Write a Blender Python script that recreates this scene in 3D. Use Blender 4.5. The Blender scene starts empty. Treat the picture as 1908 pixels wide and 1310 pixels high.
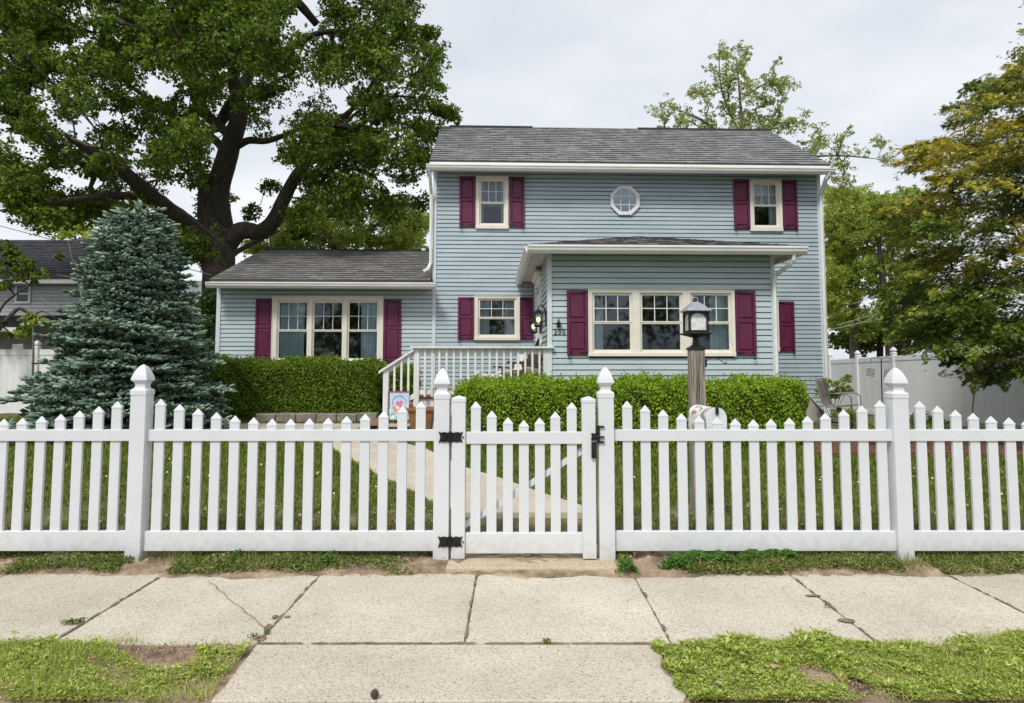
import bpy, bmesh, math, random
import numpy as np
from mathutils import Vector, Matrix, Euler
R = math.radians
C = bpy.context.scene.collection
S = bpy.context.scene
rng = np.random.default_rng(7)
random.seed(7)

# ---------------------------------------------------------------- camera
F = 1240.0; PPX = 960.0; PPY = 586.0; PITCH = R(4.1); H = 1.55
cam = bpy.data.cameras.new('camera'); cam_ob = bpy.data.objects.new('camera', cam); C.objects.link(cam_ob)
cam.sensor_width = 36; cam.lens = F/1908*36
cam.shift_x = -(PPX-954)/1908; cam.shift_y = -(655-PPY)/1908
cam_ob.location = (0, 0, H); cam_ob.rotation_euler = (R(90)+PITCH, 0, 0)
cam.clip_start = .05; cam.clip_end = 3000
S.camera = cam_ob

# ---------------------------------------------------------------- world, sun, exposure
SUN_EL, SUN_AZ = 52, 205      # azimuth: direction the light comes from, clockwise from +Y
w = bpy.data.worlds.new('World'); S.world = w; w.use_nodes = True
nt = w.node_tree; nt.nodes.clear()
out = nt.nodes.new('ShaderNodeOutputWorld'); bg = nt.nodes.new('ShaderNodeBackground')
sky = nt.nodes.new('ShaderNodeTexSky'); sky.sky_type = 'NISHITA'; sky.sun_disc = False
sky.sun_elevation = R(SUN_EL); sky.sun_rotation = R(SUN_AZ)
tc = nt.nodes.new('ShaderNodeTexCoord'); mp = nt.nodes.new('ShaderNodeMapping')
mp.inputs['Scale'].default_value = (1, 1, 2.6)
n1 = nt.nodes.new('ShaderNodeTexNoise'); n1.inputs['Scale'].default_value = 1.9; n1.inputs['Detail'].default_value = 6; n1.inputs['Roughness'].default_value = .5
cr = nt.nodes.new('ShaderNodeValToRGB')
cr.color_ramp.elements[0].position = .32; cr.color_ramp.elements[0].color = (3.55, 3.85, 4.3, 1)
cr.color_ramp.elements[1].position = .64; cr.color_ramp.elements[1].color = (5.3, 5.38, 5.45, 1)
mx = nt.nodes.new('ShaderNodeMix'); mx.data_type = 'RGBA'
mx.inputs['Factor'].default_value = .93
bg.inputs['Strength'].default_value = .1
nt.links.new(tc.outputs['Generated'], mp.inputs['Vector']); nt.links.new(mp.outputs[0], n1.inputs['Vector'])
nt.links.new(n1.outputs['Fac'], cr.inputs['Fac'])
nt.links.new(sky.outputs[0], mx.inputs['A']); nt.links.new(cr.outputs[0], mx.inputs['B'])
nt.links.new(mx.outputs['Result'], bg.inputs['Color']); nt.links.new(bg.outputs[0], out.inputs['Surface'])
sun = bpy.data.lights.new('sun', 'SUN'); sun.energy = 1.5; sun.angle = R(12); sun.color = (1, .97, .92)
so = bpy.data.objects.new('sun', sun); C.objects.link(so)
_d = Vector((math.sin(R(SUN_AZ))*math.cos(R(SUN_EL)), math.cos(R(SUN_AZ))*math.cos(R(SUN_EL)), math.sin(R(SUN_EL))))
so.rotation_euler = _d.to_track_quat('Z', 'Y').to_euler(); so.location = _d*30
S.view_settings.view_transform = 'Standard'; S.view_settings.look = 'None'
S.view_settings.exposure = 0.92; S.view_settings.gamma = 1

# ---------------------------------------------------------------- pixel rays -> world points
cp, sp_ = math.cos(PITCH), math.sin(PITCH)
def ray(px, py):
    xc = (px-PPX)/F; yc = -(py-PPY)/F
    return Vector((xc, cp - sp_*yc, sp_ + cp*yc))
def at(px, py, Y):
    d = ray(px, py); t = Y/d.y
    return Vector((d.x*t, Y, H + d.z*t))
def onz(px, py, z):
    d = ray(px, py); t = (z-H)/d.z
    return Vector((d.x*t, d.y*t, z))
YAW = R(2.0); MAINY = 15.75
HO = at(806, 700, MAINY); HO.z = 0          # the house's own origin: left front corner of the two-storey block
HM = Matrix.Translation(HO) @ Matrix.Rotation(YAW, 4, 'Z'); HMI = HM.inverted()
RYM = Matrix.Rotation(-YAW, 4, 'Z')
def hl(px, py, yl):
    """ray through a photo pixel met with the house-local plane y = yl -> local (x, z)"""
    o = HMI @ Vector((0, 0, H)); d = RYM @ ray(px, py)
    t = (yl-o.y)/d.y; p = o + d*t
    return p.x, p.z

# ---------------------------------------------------------------- mesh builder
ORG = {}
class MB:
    def __init__(s): s.v = []; s.f = []; s.uv = None
    def add(s, vs, fs, M=None):
        b = len(s.v)
        if M is not None: vs = [M @ Vector(p) for p in vs]
        s.v += [tuple(p) for p in vs]; s.f += [tuple(b+i for i in f) for f in fs]; return s
    def box(s, x0, x1, y0, y1, z0, z1, M=None):
        return s.add([(x0,y0,z0),(x1,y0,z0),(x1,y1,z0),(x0,y1,z0),(x0,y0,z1),(x1,y0,z1),(x1,y1,z1),(x0,y1,z1)],
              [(0,3,2,1),(4,5,6,7),(0,1,5,4),(1,2,6,5),(2,3,7,6),(3,0,4,7)], M)
    def quad(s, a, b, c, d): return s.add([a,b,c,d], [(0,1,2,3)])
    def prism(s, poly, y0, y1, M=None):
        """poly of (x,z) extruded along y"""
        n = len(poly)
        vs = [(p[0], y0, p[1]) for p in poly] + [(p[0], y1, p[1]) for p in poly]
        fs = [tuple(range(n)), tuple(range(2*n-1, n-1, -1))]
        for i in range(n):
            j = (i+1) % n; fs.append((j, i, i+n, j+n))
        return s.add(vs, fs, M)
    def prismx(s, poly, x0, x1, M=None):
        """poly of (y,z) extruded along x"""
        n = len(poly)
        vs = [(x0, p[0], p[1]) for p in poly] + [(x1, p[0], p[1]) for p in poly]
        fs = [tuple(range(n-1, -1, -1)), tuple(range(n, 2*n))]
        for i in range(n):
            j = (i+1) % n; fs.append((i, j, j+n, i+n))
        return s.add(vs, fs, M)
    def loft(s, prof, cx, cy, n=4, rot=R(45), M=None):
        """prof of (radius, z); n-gon section; for n=4 radius is the half width"""
        k = math.sqrt(2) if n == 4 else 1
        vs = []; fs = []
        for r, z in prof:
            for i in range(n):
                a = rot + 2*math.pi*i/n
                vs.append((cx + r*k*math.cos(a), cy + r*k*math.sin(a), z))
        for j in range(len(prof)-1):
            for i in range(n):
                i2 = (i+1) % n
                fs.append((j*n+i, j*n+i2, (j+1)*n+i2, (j+1)*n+i))
        fs.append(tuple(range(n-1, -1, -1))); fs.append(tuple((len(prof)-1)*n+i for i in range(n)))
        return s.add(vs, fs, M)
    def tube(s, pts, rad, n=8, M=None):
        pts = [Vector(p) for p in pts]
        if not hasattr(rad, '__len__'): rad = [rad]*len(pts)
        rad = list(rad)+[rad[-1]]*(len(pts)-len(rad))
        vs = []; fs = []; up = None
        for i, p in enumerate(pts):
            t = (pts[min(i+1, len(pts)-1)] - pts[max(i-1, 0)]).normalized()
            if up is None:
                up = Vector((0, 0, 1)) if abs(t.z) < .9 else Vector((1, 0, 0))
            a = t.cross(up).normalized(); b = a.cross(t).normalized(); up = b
            for k in range(n):
                q = 2*math.pi*k/n
                vs.append(p + (a*math.cos(q) + b*math.sin(q))*rad[i])
        for i in range(len(pts)-1):
            for k in range(n):
                k2 = (k+1) % n
                fs.append((i*n+k, i*n+k2, (i+1)*n+k2, (i+1)*n+k))
        fs.append(tuple(range(n-1, -1, -1))); fs.append(tuple((len(pts)-1)*n+k for k in range(n)))
        return s.add(vs, fs, M)
    def build(s, name, m, parent=None, loc=None, smooth=False, bevel=0, **tags):
        org = Vector(loc) if loc is not None else (ORG.get(parent.name, Vector((0,0,0))) if parent else Vector((0,0,0)))
        me = bpy.data.meshes.new(name)
        me.from_pydata([(p[0]-org[0], p[1]-org[1], p[2]-org[2]) for p in s.v], [], s.f)
        if s.uv is not None:
            l = me.uv_layers.new(name='UVMap')
            arr = np.array(s.uv, dtype=np.float32)
            idx = np.zeros(len(me.loops), dtype=np.int32); me.loops.foreach_get('vertex_index', idx)
            l.data.foreach_set('uv', arr[idx].ravel())
        me.validate()
        if m is not None: me.materials.append(m)
        if smooth:
            me.polygons.foreach_set('use_smooth', [True]*len(me.polygons))
        o = bpy.data.objects.new(name, me); C.objects.link(o)
        if parent is None: o.location = org
        else: o.parent = parent; ORG[o.name] = org
        if bevel:
            b = o.modifiers.new('bevel', 'BEVEL'); b.width = bevel; b.segments = 2; b.limit_method = 'ANGLE'; b.angle_limit = R(40)
        tag(o, **tags)
        return o
def tag(o, label=None, cat=None, group=None, kind=None):
    if label: o['label'] = label
    if cat: o['category'] = cat
    if group: o['group'] = group
    if kind: o['kind'] = kind
    return o
def thing(name, label, cat, loc=(0,0,0), group=None):
    o = bpy.data.objects.new(name, None); C.objects.link(o); o.location = loc
    o.empty_display_size = .2
    ORG[o.name] = Vector(loc); return tag(o, label, cat, group)

# ---------------------------------------------------------------- materials
def N(nt, t, **kw):
    n = nt.nodes.new(t)
    for k, v in kw.items():
        if k in n.inputs: n.inputs[k].default_value = v
        else: setattr(n, k, v)
    return n
def mat(name, c1, c2=None, rough=.6, scale=6, detail=5, bump=0, bscale=None, stretch=(1,1,1), c3=None, spec=.4, metal=0, pos=(.35,.65), rnd=0):
    m = bpy.data.materials.new(name); m.use_nodes = True; nt = m.node_tree
    b = nt.nodes['Principled BSDF']; b.inputs['Roughness'].default_value = rough
    b.inputs['Specular IOR Level'].default_value = spec; b.inputs['Metallic'].default_value = metal
    b.inputs['Base Color'].default_value = (*c1, 1)
    if c2 is None and not bump: return m
    tc = N(nt, 'ShaderNodeTexCoord'); mp = N(nt, 'ShaderNodeMapping'); mp.inputs['Scale'].default_value = stretch
    nt.links.new(tc.outputs['Object'], mp.inputs['Vector'])
    if c2 is not None:
        no = N(nt, 'ShaderNodeTexNoise', Scale=scale, Detail=detail, Roughness=.62); nt.links.new(mp.outputs[0], no.inputs['Vector'])
        r = N(nt, 'ShaderNodeValToRGB'); e = r.color_ramp.elements
        e[0].position, e[1].position = pos; e[0].color = (*c1, 1); e[1].color = (*c2, 1)
        if c3: k = e.new((pos[0]+pos[1])/2); k.color = (*c3, 1)
        nt.links.new(no.outputs['Fac'], r.inputs['Fac']); nt.links.new(r.outputs[0], b.inputs['Base Color'])
    if bump:
        nb = N(nt, 'ShaderNodeTexNoise', Scale=bscale or scale*4, Detail=4); nt.links.new(mp.outputs[0], nb.inputs['Vector'])
        bp = N(nt, 'ShaderNodeBump', Strength=bump, Distance=.01); nt.links.new(nb.outputs['Fac'], bp.inputs['Height'])
        nt.links.new(bp.outputs[0], b.inputs['Normal'])
    return m
def add_dirt(m, col, ztop, scale, amt, stretch=(1,1,1), z0=0.):
    """splashed soil that thins out with height, broken up by noise"""
    nt = m.node_tree; b = nt.nodes['Principled BSDF']; src = b.inputs['Base Color'].links[0].from_socket
    tc = N(nt, 'ShaderNodeTexCoord'); sx = N(nt, 'ShaderNodeSeparateXYZ'); nt.links.new(tc.outputs['Object'], sx.inputs[0])
    mr = N(nt, 'ShaderNodeMapRange'); mr.inputs['From Min'].default_value = z0; mr.inputs['From Max'].default_value = ztop; mr.inputs['To Min'].default_value = 1; mr.inputs['To Max'].default_value = 0
    nt.links.new(sx.outputs['Z'], mr.inputs['Value'])
    mp = N(nt, 'ShaderNodeMapping'); mp.inputs['Scale'].default_value = stretch; nt.links.new(tc.outputs['Object'], mp.inputs['Vector'])
    no = N(nt, 'ShaderNodeTexNoise', Scale=scale, Detail=8, Roughness=.7); nt.links.new(mp.outputs[0], no.inputs['Vector'])
    a = N(nt, 'ShaderNodeMath', operation='MULTIPLY_ADD'); a.inputs[1].default_value = .45; nt.links.new(mr.outputs[0], a.inputs[0]); nt.links.new(no.outputs['Fac'], a.inputs[2])
    r = N(nt, 'ShaderNodeValToRGB'); r.color_ramp.elements[0].position = .62; r.color_ramp.elements[1].position = .95; r.color_ramp.elements[1].color = (amt, amt, amt, 1)
    nt.links.new(a.outputs[0], r.inputs['Fac']); mx = N(nt, 'ShaderNodeMix', data_type='RGBA'); mx.inputs['B'].default_value = (*col, 1)
    nt.links.new(r.outputs[0], mx.inputs['Factor']); nt.links.new(src, mx.inputs['A']); nt.links.new(mx.outputs['Result'], b.inputs['Base Color'])
def leafmat(name, cols, rough=.5, trans=.25, attr=None, gold=None, big=.0, bigscale=.6):
    """cols: list of colours picked per leaf"""
    m = bpy.data.materials.new(name); m.use_nodes = True; nt = m.node_tree; nt.nodes.clear()
    o = N(nt, 'ShaderNodeOutputMaterial'); p = N(nt, 'ShaderNodeBsdfPrincipled', Roughness=rough)
    p.inputs['Specular IOR Level'].default_value = .3
    g = N(nt, 'ShaderNodeNewGeometry'); r = N(nt, 'ShaderNodeValToRGB')
    e = r.color_ramp.elements; n = len(cols)
    e[0].color = (*cols[0], 1); e[1].color = (*cols[-1], 1)
    for i in range(1, n-1): k = e.new(i/(n-1)); k.color = (*cols[i], 1)
    fac = g.outputs['Random Per Island']
    if big:
        tcn = N(nt, 'ShaderNodeTexCoord'); bn = N(nt, 'ShaderNodeTexNoise', Scale=bigscale, Detail=2)
        nt.links.new(tcn.outputs['Object'], bn.inputs['Vector'])
        ma = N(nt, 'ShaderNodeMath', operation='MULTIPLY_ADD'); ma.inputs[1].default_value = big*3; ma.inputs[2].default_value = -big*1.5
        nt.links.new(bn.outputs['Fac'], ma.inputs[0])
        ad = N(nt, 'ShaderNodeMath', operation='ADD'); ad.use_clamp = True
        nt.links.new(ma.outputs[0], ad.inputs[0]); nt.links.new(fac, ad.inputs[1]); fac = ad.outputs[0]
    nt.links.new(fac, r.inputs['Fac'])
    col = r.outputs[0]
    if attr:
        at_ = N(nt, 'ShaderNodeAttribute', attribute_name=attr); mx = N(nt, 'ShaderNodeMix', data_type='RGBA')
        mx.inputs['B'].default_value = (*gold, 1)
        nt.links.new(at_.outputs['Fac'], mx.inputs['Factor']); nt.links.new(col, mx.inputs['A']); col = mx.outputs['Result']
    nt.links.new(col, p.inputs['Base Color'])
    t = N(nt, 'ShaderNodeBsdfTranslucent'); nt.links.new(col, t.inputs['Color'])
    ms = N(nt, 'ShaderNodeMixShader', Fac=trans)
    nt.links.new(p.outputs[0], ms.inputs[1]); nt.links.new(t.outputs[0], ms.inputs[2]); nt.links.new(ms.outputs[0], o.inputs['Surface'])
    return m
M = {}
M['vinyl'] = mat('white_vinyl', (.66,.68,.71), (.70,.715,.74), .38, 3, bump=.04, bscale=60)
add_dirt(M['vinyl'], (.30,.27,.19), .26, 13, .34, z0=.03)
M['whitepaint'] = mat('white_paint', (.70,.71,.70), (.80,.80,.78), .55, 5, bump=.1, bscale=50)
M['raw_white'] = mat('weathered_white_wood', (.62,.63,.61), (.78,.78,.76), .6, 9, bump=.2, bscale=60, stretch=(1,1,.2))
M['cream'] = mat('cream_trim', (.74,.70,.60), (.80,.765,.67), .5, 6, bump=.05)
M['muntin'] = mat('white_muntin', (.8,.8,.78), rough=.5)
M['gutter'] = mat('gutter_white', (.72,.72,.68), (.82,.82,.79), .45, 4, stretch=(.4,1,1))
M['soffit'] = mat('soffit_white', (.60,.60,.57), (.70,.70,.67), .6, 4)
M['corner'] = mat('corner_board_pale_blue', (.58,.66,.68), (.64,.71,.73), .5, 4)
M['siding'] = mat('blue_grey_siding', (.375,.455,.505), (.445,.525,.572), .5, 1.6, detail=7, bump=.12, bscale=45, stretch=(.5,1,3))
add_dirt(M['siding'], (.25,.31,.31), 40, 2.2, .35, (.6,1,.8), z0=-30)
M['siding_green'] = mat('green_grey_siding', (.415,.50,.52), (.49,.575,.59), .5, 1.6, detail=7, bump=.12, bscale=45, stretch=(.5,1,3))
M['burgundy'] = mat('burgundy_paint', (.10,.014,.048), (.135,.022,.064), .42, 5, bump=.12, bscale=70)
M['iron'] = mat('black_iron', (.012,.012,.014), (.03,.03,.032), .45, 20, bump=.2, metal=.3)
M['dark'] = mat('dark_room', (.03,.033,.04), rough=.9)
M['curtain'] = mat('curtain_cloth', (.66,.76,.74), (.76,.84,.82), .9, 6)
M['curtain_white'] = mat('sheer_curtain', (.70,.74,.78), (.80,.83,.86), .9, 6)
M['blind'] = mat('pale_blind', (.5,.52,.54), rough=.8)
M['concrete_base'] = mat('foundation_concrete', (.36,.34,.31), (.48,.45,.41), .9, 7, bump=.4)
M['wood'] = mat('weathered_grey_wood', (.13,.11,.085), (.36,.32,.26), .85, 9, detail=8, bump=.9, bscale=26, stretch=(3.2,3.2,.22), c3=(.26,.23,.185))
M['brownwood'] = mat('brown_wood', (.06,.028,.015), (.11,.05,.026), .45, 9, stretch=(1,1,.3))
M['deckwood'] = mat('deck_boards', (.22,.11,.06), (.33,.18,.11), .7, 8)
M['amber'] = mat('amber_wood', (.45,.25,.10), (.6,.36,.17), .5, 9)
M['cushion'] = mat('cream_cushion', (.66,.60,.56), (.74,.69,.65), .9, 8, bump=.15)
M['blanket'] = mat('dark_striped_blanket', (.02,.014,.012), (.09,.06,.05), .95, 14, stretch=(5,5,.4))
M['sling'] = mat('sling_fabric', (.16,.15,.125), (.21,.20,.17), .8, 20)
M['metalbrown'] = mat('grey_brown_metal', (.20,.185,.165), (.28,.26,.24), .45, 10, metal=.3)
M['planter'] = mat('brown_planter', (.20,.085,.03), (.26,.12,.05), .5, 5)
M['bulkhead'] = mat('weathered_bulkhead', (.34,.32,.29), (.50,.48,.44), .8, 5, bump=.3)
M['mailbox'] = mat('mailbox_peeling_white', (.30,.27,.24), (.80,.81,.81), .4, 7, detail=9, c3=(.70,.69,.67), pos=(.40,.54), bump=.15, bscale=16)
M['rust'] = mat('rust', (.30,.13,.06), (.45,.22,.11), .9, 30)
M['bark'] = mat('oak_bark', (.03,.024,.018), (.10,.08,.06), .9, 7, detail=8, bump=1, bscale=14, stretch=(2.2,2.2,.5))
M['bark_grey'] = mat('grey_bark', (.10,.09,.075), (.2,.18,.155), .9, 9, bump=.6)
M['nwall'] = mat('neighbour_white_siding', (.46,.47,.49), (.55,.55,.57), .6, 4)
M['soil'] = mat('bare_soil', (.13,.095,.065), (.40,.315,.215), .95, 5, detail=9, bump=.6, bscale=40, c3=(.28,.205,.135))
M['mulch'] = mat('red_brown_mulch', (.07,.03,.018), (.17,.08,.05), .95, 14, bump=1)
M['asphalt'] = mat('asphalt', (.045,.045,.045), (.075,.073,.07), .9, 60, bump=.3)
M['petal'] = mat('white_flower', (.8,.8,.75), rough=.7)
M['litter'] = mat('dry_leaf', (.32,.20,.13), (.5,.36,.27), .8, 10)
M['stone'] = mat('retaining_stone', (.16,.14,.12), (.3,.27,.23), .9, 6, bump=.5)

def concrete(name, a, b, c):
    m = bpy.data.materials.new(name); m.use_nodes = True; nt = m.node_tree; p = nt.nodes['Principled BSDF']
    p.inputs['Roughness'].default_value = .85; p.inputs['Specular IOR Level'].default_value = .25
    tc = N(nt, 'ShaderNodeTexCoord')
    big = N(nt, 'ShaderNodeTexNoise', Scale=1.3, Detail=7, Roughness=.6); nt.links.new(tc.outputs['Object'], big.inputs['Vector'])
    r1 = N(nt, 'ShaderNodeValToRGB'); r1.color_ramp.elements[0].position = .3; r1.color_ramp.elements[1].position = .7
    r1.color_ramp.elements[0].color = (*a, 1); r1.color_ramp.elements[1].color = (*b, 1)
    nt.links.new(big.outputs['Fac'], r1.inputs['Fac'])
    v = N(nt, 'ShaderNodeTexVoronoi', Scale=130); nt.links.new(tc.outputs['Object'], v.inputs['Vector'])
    sx = N(nt, 'ShaderNodeSeparateColor'); nt.links.new(v.outputs['Color'], sx.inputs[0])
    r2 = N(nt, 'ShaderNodeValToRGB'); e = r2.color_ramp.elements
    e[0].position = 0; e[0].color = (.55,.53,.50,1); e[1].position = 1; e[1].color = (1.2,1.18,1.13,1)
    k = e.new(.12); k.color = (.78,.76,.73,1); k = e.new(.3); k.color = (.97,.96,.95,1); k = e.new(.8); k.color = (1.04,1.04,1.03,1)
    nt.links.new(sx.outputs[0], r2.inputs['Fac'])
    mx = N(nt, 'ShaderNodeMix', data_type='RGBA', blend_type='MULTIPLY'); mx.inputs['Factor'].default_value = 1
    nt.links.new(r1.outputs[0], mx.inputs['A']); nt.links.new(r2.outputs[0], mx.inputs['B'])
    gi = N(nt, 'ShaderNodeNewGeometry'); mrr = N(nt, 'ShaderNodeMapRange'); mrr.inputs['To Min'].default_value = .88; mrr.inputs['To Max'].default_value = 1.05
    nt.links.new(gi.outputs['Random Per Island'], mrr.inputs['Value']); mi = N(nt, 'ShaderNodeMix', data_type='RGBA', blend_type='MULTIPLY'); mi.inputs['Factor'].default_value = 1
    nt.links.new(mx.outputs['Result'], mi.inputs['A']); nt.links.new(mrr.outputs[0], mi.inputs['B']); mx = mi
    st = N(nt, 'ShaderNodeTexNoise', Scale=3.1, Detail=8, Roughness=.7); nt.links.new(tc.outputs['Object'], st.inputs['Vector'])
    r3 = N(nt, 'ShaderNodeValToRGB'); r3.color_ramp.elements[0].position = .56; r3.color_ramp.elements[1].position = .74
    r3.color_ramp.elements[1].color = (.45,.45,.45,1)
    nt.links.new(st.outputs['Fac'], r3.inputs['Fac'])
    m2 = N(nt, 'ShaderNodeMix', data_type='RGBA'); m2.inputs['B'].default_value = (*c, 1)
    nt.links.new(r3.outputs[0], m2.inputs['Factor']); nt.links.new(mx.outputs['Result'], m2.inputs['A'])
    nt.links.new(m2.outputs['Result'], p.inputs['Base Color'])
    bn = N(nt, 'ShaderNodeTexNoise', Scale=70, Detail=5); nt.links.new(tc.outputs['Object'], bn.inputs['Vector'])
    bp = N(nt, 'ShaderNodeBump', Strength=.5, Distance=.006); nt.links.new(bn.outputs['Fac'], bp.inputs['Height']); nt.links.new(bp.outputs[0], p.inputs['Normal'])
    return m
M['concrete'] = concrete('exposed_aggregate_concrete', (.455,.405,.335), (.58,.53,.445), (.36,.30,.225))
M['concrete_tan'] = concrete('tan_concrete', (.46,.38,.27), (.56,.47,.35), (.32,.25,.17))

def shingle(name, a, b, warm):
    m = bpy.data.materials.new(name); m.use_nodes = True; nt = m.node_tree; p = nt.nodes['Principled BSDF']
    p.inputs['Roughness'].default_value = .9; p.inputs['Specular IOR Level'].default_value = .2
    uv = N(nt, 'ShaderNodeUVMap')
    br = N(nt, 'ShaderNodeTexBrick', Scale=1.0); br.offset = .37; br.squash = 1.3; br.squash_frequency = 3
    br.inputs['Brick Width'].default_value = .30; br.inputs['Row Height'].default_value = .143; br.inputs['Mortar Size'].default_value = .011; br.inputs['Mortar Smooth'].default_value = .6; br.inputs['Mortar'].default_value = (a[0]*.56, a[1]*.56, a[2]*.57, 1)
    br.inputs['Color1'].default_value = (*a, 1); br.inputs['Color2'].default_value = (*b, 1); br.inputs['Bias'].default_value = -.1
    nt.links.new(uv.outputs[0], br.inputs['Vector'])
    tc = N(nt, 'ShaderNodeTexCoord')
    no = N(nt, 'ShaderNodeTexNoise', Scale=1.1, Detail=6); nt.links.new(tc.outputs['Object'], no.inputs['Vector'])
    r = N(nt, 'ShaderNodeValToRGB'); r.color_ramp.elements[0].position = .35; r.color_ramp.elements[1].position = .7
    r.color_ramp.elements[0].color = (1,1,1,1); r.color_ramp.elements[1].color = (*warm, 1)
    nt.links.new(no.outputs['Fac'], r.inputs['Fac'])
    mx = N(nt, 'ShaderNodeMix', data_type='RGBA', blend_type='MULTIPLY'); mx.inputs['Factor'].default_value = 1
    nt.links.new(br.outputs['Color'], mx.inputs['A']); nt.links.new(r.outputs[0], mx.inputs['B'])
    gr = N(nt, 'ShaderNodeTexNoise', Scale=150, Detail=2); nt.links.new(tc.outputs['Object'], gr.inputs['Vector'])
    r4 = N(nt, 'ShaderNodeValToRGB'); r4.color_ramp.elements[0].color = (.7,.7,.7,1); r4.color_ramp.elements[1].color = (1.25,1.25,1.25,1)
    nt.links.new(gr.outputs['Fac'], r4.inputs['Fac'])
    m3 = N(nt, 'ShaderNodeMix', data_type='RGBA', blend_type='MULTIPLY'); m3.inputs['Factor'].default_value = 1
    nt.links.new(mx.outputs['Result'], m3.inputs['A']); nt.links.new(r4.outputs[0], m3.inputs['B'])
    nt.links.new(m3.outputs['Result'], p.inputs['Base Color'])
    bp = N(nt, 'ShaderNodeBump', Strength=.35, Distance=.008); nt.links.new(br.outputs['Color'], bp.inputs['Height']); nt.links.new(bp.outputs[0], p.inputs['Normal'])
    return m
M['shingle'] = shingle('grey_shingles', (.19,.192,.197), (.285,.287,.292), (.92,.9,.88))
M['shingle_warm'] = shingle('brown_grey_shingles', (.165,.158,.154), (.265,.257,.252), (.86,.82,.80))
M['shingle_dark'] = shingle('dark_shingles', (.035,.035,.04), (.07,.07,.078), (.9,.9,.9))

def glassmat(name, tint=(.02,.03,.04), fac=.12, rough=.03):
    m = bpy.data.materials.new(name); m.use_nodes = True; nt = m.node_tree; nt.nodes.clear()
    o = N(nt, 'ShaderNodeOutputMaterial'); g = N(nt, 'ShaderNodeBsdfGlossy', Roughness=rough); g.inputs['Color'].default_value = (.8,.88,1,1)
    t = N(nt, 'ShaderNodeBsdfTransparent'); t.inputs['Color'].default_value = (.72,.80,.84,1)
    fr = N(nt, 'ShaderNodeFresnel', IOR=1.5); ad = N(nt, 'ShaderNodeMath', operation='ADD'); ad.inputs[1].default_value = fac; ad.use_clamp = True
    nt.links.new(fr.outputs[0], ad.inputs[0]); ms = N(nt, 'ShaderNodeMixShader')
    nt.links.new(ad.outputs[0], ms.inputs[0]); nt.links.new(t.outputs[0], ms.inputs[1]); nt.links.new(g.outputs[0], ms.inputs[2]); nt.links.new(ms.outputs[0], o.inputs['Surface'])
    return m
M['glass'] = glassmat('window_glass', fac=.05)
M['glass_dark'] = glassmat('window_glass_dim', fac=.045)
M['glass_frost'] = mat('seeded_glass', (.45,.46,.45), (.85,.86,.85), .25, 22, c3=(.7,.71,.69), spec=.8, bump=.5)
def emis(name, c, s):
    m = bpy.data.materials.new(name); m.use_nodes = True; b = m.node_tree.nodes['Principled BSDF']
    b.inputs['Emission Color'].default_value = (*c, 1); b.inputs['Emission Strength'].default_value = s; b.inputs['Base Color'].default_value = (*c, 1); return m
M['bulb'] = emis('lit_bulb', (1,.72,.33), 1.3)

# foliage
M['oak_leaf'] = leafmat('oak_leaves', [(.04,.085,.010),(.08,.15,.015),(.14,.225,.022),(.22,.30,.035),(.34,.38,.07)], big=.15, bigscale=.35, trans=.45)
M['bright_leaf'] = leafmat('bright_leaves', [(.22,.32,.035),(.34,.44,.06),(.50,.57,.11),(.66,.69,.20)], trans=.55, big=.1)
M['mid_leaf'] = leafmat('mid_green_leaves', [(.14,.23,.03),(.23,.33,.045),(.36,.44,.07),(.50,.55,.13)], trans=.55, big=.1)
M['pale_leaf'] = leafmat('pale_leaves', [(.20,.25,.06),(.30,.36,.08),(.42,.47,.13),(.55,.58,.22)], trans=.5)
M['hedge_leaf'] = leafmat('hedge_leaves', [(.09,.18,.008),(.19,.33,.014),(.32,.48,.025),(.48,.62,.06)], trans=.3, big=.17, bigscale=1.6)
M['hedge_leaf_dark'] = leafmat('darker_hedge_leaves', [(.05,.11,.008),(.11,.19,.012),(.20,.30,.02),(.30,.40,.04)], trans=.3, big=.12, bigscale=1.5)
M['hedge_core'] = mat('dark_hedge_core', (.014,.018,.006), (.035,.035,.014), .95, 20)
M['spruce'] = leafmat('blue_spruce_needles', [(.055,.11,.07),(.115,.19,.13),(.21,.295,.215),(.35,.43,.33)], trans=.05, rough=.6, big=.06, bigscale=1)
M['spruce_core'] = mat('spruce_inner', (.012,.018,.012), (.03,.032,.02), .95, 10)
M['cypress'] = leafmat('golden_cypress_sprays', [(.04,.085,.016),(.085,.15,.022),(.16,.235,.03),(.29,.35,.045)], trans=.3, attr='gold', gold=(.70,.57,.08))
M['arbor'] = leafmat('arborvitae_leaves', [(.03,.08,.014),(.05,.12,.02),(.09,.17,.025)], trans=.15)
M['grass'] = leafmat('lawn_grass', [(.06,.11,.008),(.11,.17,.012),(.18,.24,.022),(.27,.29,.06)], trans=.3, big=.15, bigscale=.9)
M['verge'] = leafmat('verge_weeds', [(.17,.25,.035),(.32,.42,.055),(.48,.56,.11),(.66,.66,.26)], trans=.35, big=.08, bigscale=2)
M['weed'] = leafmat('fence_line_weeds', [(.07,.11,.02),(.14,.19,.03),(.22,.27,.05),(.36,.33,.15)], trans=.25, big=.22, bigscale=4)
M['clover'] = leafmat('clover_leaves', [(.035,.10,.012),(.07,.17,.018),(.13,.26,.03)], trans=.2)

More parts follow.
